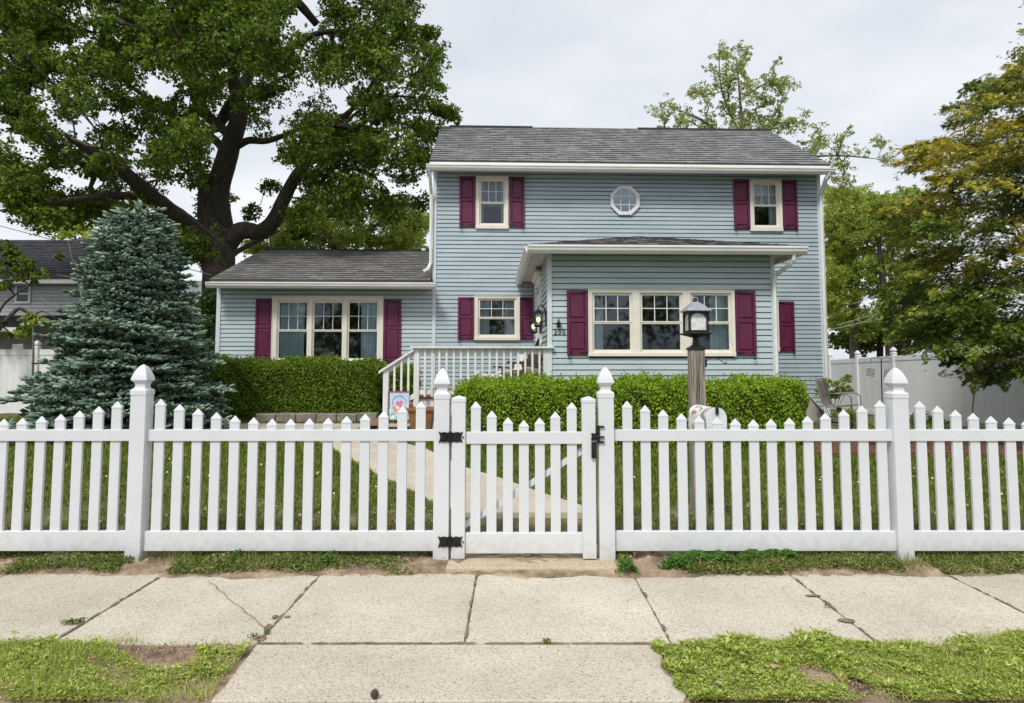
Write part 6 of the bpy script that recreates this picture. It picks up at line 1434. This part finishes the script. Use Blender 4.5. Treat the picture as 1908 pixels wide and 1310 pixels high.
# verges between pavement and kerb
def vr(X, Y): # edges of the right verge
    return (X > np.interp(Y, [a2.y, a1.y], [a2.x, a1.x])+.02*np.sin(Y*30)) 
def vl(X, Y): return (X < np.interp(Y, [a3.y, a0.y], [a3.x, a0.x])-.03)
def edge(X): return 3.80+.035*np.sin(X*5)+.03*np.sin(X*11.3+1)+.05*np.clip(X-1.4, 0, 3)*.6
def verge(name, cond, x0, x1, n1, n2, th, lab):
    X = rng.uniform(x0, x1, n1); Y = rng.uniform(3.17, 4.02, n1); k = cond(X, Y) & (Y < edge(X)+rng.normal(0,.03,n1)) & patch(X, Y, 4.3, th); X, Y = X[k], Y[k]; n = len(X)
    clump = 1+.55*np.sin(X*9.1+3*np.sin(Y*7))*np.sin(Y*13+2*np.sin(X*6)); sc = clump*rng.lognormal(-.82, .36, n)
    c = np.stack([X, Y, rng.uniform(.0,.022,n)*sc*1.4], 1)
    az = rng.uniform(0, 2*math.pi, n); L = []; Dd = []; Sz = []
    for j in range(6):
        a = az+j*1.05+rng.normal(0,.2,n); d = np.stack([np.cos(a), np.sin(a), rng.uniform(.0,1.0,n)], 1); L.append(c+d*(.010*sc)[:, None]); Dd.append(d); Sz.append(rng.uniform(.012,.026,n)*sc)
    L = np.concatenate(L); Dd = np.concatenate(Dd); Sz = np.concatenate(Sz); m = len(L)
    leaves(name+'_weeds', L, Sz, M['verge'], aspect=.38, dirs=Dd, nrm=np.array([0,0,1.])+rng.normal(0,.45,(m,3)), fold=.14, label='bright green leafy weeds on the '+lab, cat='weeds', kind='stuff')
    X = rng.uniform(x0, x1, n2); Y = rng.uniform(3.18, 3.98, n2); k = cond(X, Y) & (Y < edge(X)-.01) & patch(X, Y, 2.6, .1); X, Y = X[k], Y[k]; n = len(X)
    blades(name+'_grass', np.stack([X, Y, np.full(n, -.01)], 1), rng.uniform(.02,.065,n), .0036, M['verge'], lean=.8, label='longer grass blades on the '+lab, cat='grass', kind='stuff')
    X = rng.uniform(x0, x1, n2//6); Y = rng.uniform(3.18, 3.79, n2//6); k = cond(X, Y); X, Y = X[k], Y[k]; n = len(X)
    leaves(name+'_litter', np.stack([X, Y, rng.uniform(.0,.012,n)], 1), rng.uniform(.01,.03,n), M['litter'], aspect=.3, nrm=np.array([0,0,1.])+rng.normal(0,.3,(n,3)), label='dry straw and leaf bits on the '+lab, cat='leaf litter', kind='stuff')
verge('right_verge', vr, .5, 4.2, 150000, 34000, -1.4, 'strip right of the walkway apron')
verge('left_verge', vl, -4.2, -1.0, 60000, 30000, .05, 'strip left of the walkway apron')
# weeds at joints
P = []
for px, py, rx, cnt in ((1019,1196,.025,60),(132,1160,.05,120),(150,1157,.03,50),(475,1187,.03,60),(497,1178,.02,40),(1540,1128,.02,25),(745+0,1064,.01,10),(858,1062,.02,15)):
    c = onz(px, py, .01); q = rng.normal(0,.5,(cnt,2)); P.append(np.stack([c.x+q[:,0]*rx, c.y+q[:,1]*.02, rng.uniform(.008,.025,cnt)], 1))
P = np.concatenate(P); leaves('joint_weeds', P, .016, M['weed'], nrm=np.array([0,0,1.])+rng.normal(0,.5,P.shape), label='tiny weeds growing in the pavement joints', cat='weeds', kind='stuff')
# dry leaves, clover flowers, a pine cone
n = 420; X = rng.uniform(-4.5,4.5,n); Y = rng.uniform(5.2,6.4,n); k = ~onpath(X, Y); X, Y = X[k], Y[k]; n = len(X)
leaves('leaf_litter', np.stack([X, Y, gz(X, Y)+rng.uniform(.012,.035,n)], 1), rng.uniform(.02,.05,n), M['litter'], aspect=.7, nrm=np.array([0,0,1.])+rng.normal(0,.3,(n,3)), label='dry brown leaves scattered behind the picket fence', cat='leaf litter', kind='stuff')
n = 160; X = rng.uniform(-6,6,n); Y = rng.uniform(5.5,9.5,n); k = ~onpath(X, Y); X, Y = X[k], Y[k]; n = len(X)
leaves('clover_flowers', np.stack([X, Y, gz(X, Y)+.06], 1), .022, M['petal'], aspect=1, nrm=np.array([0,-.6,1.])+rng.normal(0,.2,(n,3)), label='scattered tiny white clover flowers in the lawn', cat='flowers', kind='stuff')
for i, (px, py, s, lb) in enumerate(((1442,1242,.022,'pale curled dry leaf near the middle of the right verge'),(1338,1272,.02,'orange-brown dry leaf at the left end of the right verge'),(1785,1211,.02,'tan dry leaf at the back edge of the right verge'))):
    c = onz(px, py, .045); m_ = MB(); k = 9; m_.add([(c.x, c.y, c.z+.004)]+[(c.x+s*random.uniform(.6,1.3)*math.cos(2*math.pi*j/k), c.y+s*.8*random.uniform(.6,1.3)*math.sin(2*math.pi*j/k), c.z+random.uniform(-.004,.010)) for j in range(k)], [(0, j+1, (j+1) % k+1) for j in range(k)])
    m_.build('dry_leaf', M['litter'], None, loc=c, label=lb, cat='leaf', group='dry leaves on the verge')
c = onz(698, 1303, .0); m_ = MB(); m_.loft([(.004,.004),(.012,.008),(.0165,.018),(.0165,.028),(.012,.038),(.005,.044)], c.x, c.y, 9)
k_ = MB()
for i in range(42):
    a = i*2.4; t = i/42; r = .016*math.sin(math.pi*(.12+.8*t))+.001; z = .006+.036*t; p = Vector((c.x+r*math.cos(a), c.y+r*math.sin(a), z))
    m_.box(-.0035,.0035,-.0035,.0035,-.002,.002, M=Matrix.Translation(p) @ Matrix.Rotation(a, 4, 'Z') @ Matrix.Rotation(R(-35), 4, 'Y'))
M['cone'] = mat('pine_cone_brown', (.05,.03,.022), (.13,.09,.07), .8, 60); m_.build('pine_cone', M['cone'], None, loc=(c.x, c.y, 0), label='small dark pine cone lying on the apron slab at the bottom edge', cat='pine cone')
# pebbles and grit specks on the slabs
m_ = MB()
for i in range(110):
    x, y = random.uniform(-2.4, 3.6), random.uniform(3.2, 4.95)
    if y < 3.8 and not (a0.x+.2 < x < a1.x-.05): continue
    r = random.uniform(.0015,.0045); m_.loft([(r*.5,.0),(r,r*.4),(r*.5,r)], x, y, 5, random.random(), M=Matrix.Translation((0,0,.003)))
m_.build('grit', M['crack'], label='dark grit and crumbs scattered over the pavement slabs', cat='grit', kind='stuff')

X = rng.uniform(-5, 5, 5000); Y = rng.uniform(4.95, 5.5, 5000); k = outside_landing(X, Y); X, Y = X[k], Y[k]; n = len(X)
leaves('fence_litter', np.stack([X, Y, sz_(X, Y)+rng.uniform(0,.02,n)], 1), rng.uniform(.008,.03,n), M['litter'], aspect=.25, nrm=np.array([0,0,1.])+rng.normal(0,.4,(n,3)), label='dry straw and twig bits on the soil under the fence', cat='leaf litter', kind='stuff')
# the wooded far side of the street, seen only mirrored in the window panes
cs = []
for i in range(170):
    x = rng.uniform(-45, 45); top_ = 7.5+2.5*math.sin(x*.35)+1.5*math.sin(x*.9+1); cs.append((x, rng.uniform(-38,-30), rng.uniform(.5, top_)))
P, d = cluster_pts(cs, 2.0, 120, .9); P = P[P[:, 2] > .2]; leaves('far_wood', P, rng.uniform(.4,.8,len(P)), M['oak_leaf'], label='wooded far side of the street mirrored in the window panes', cat='wood', kind='stuff')
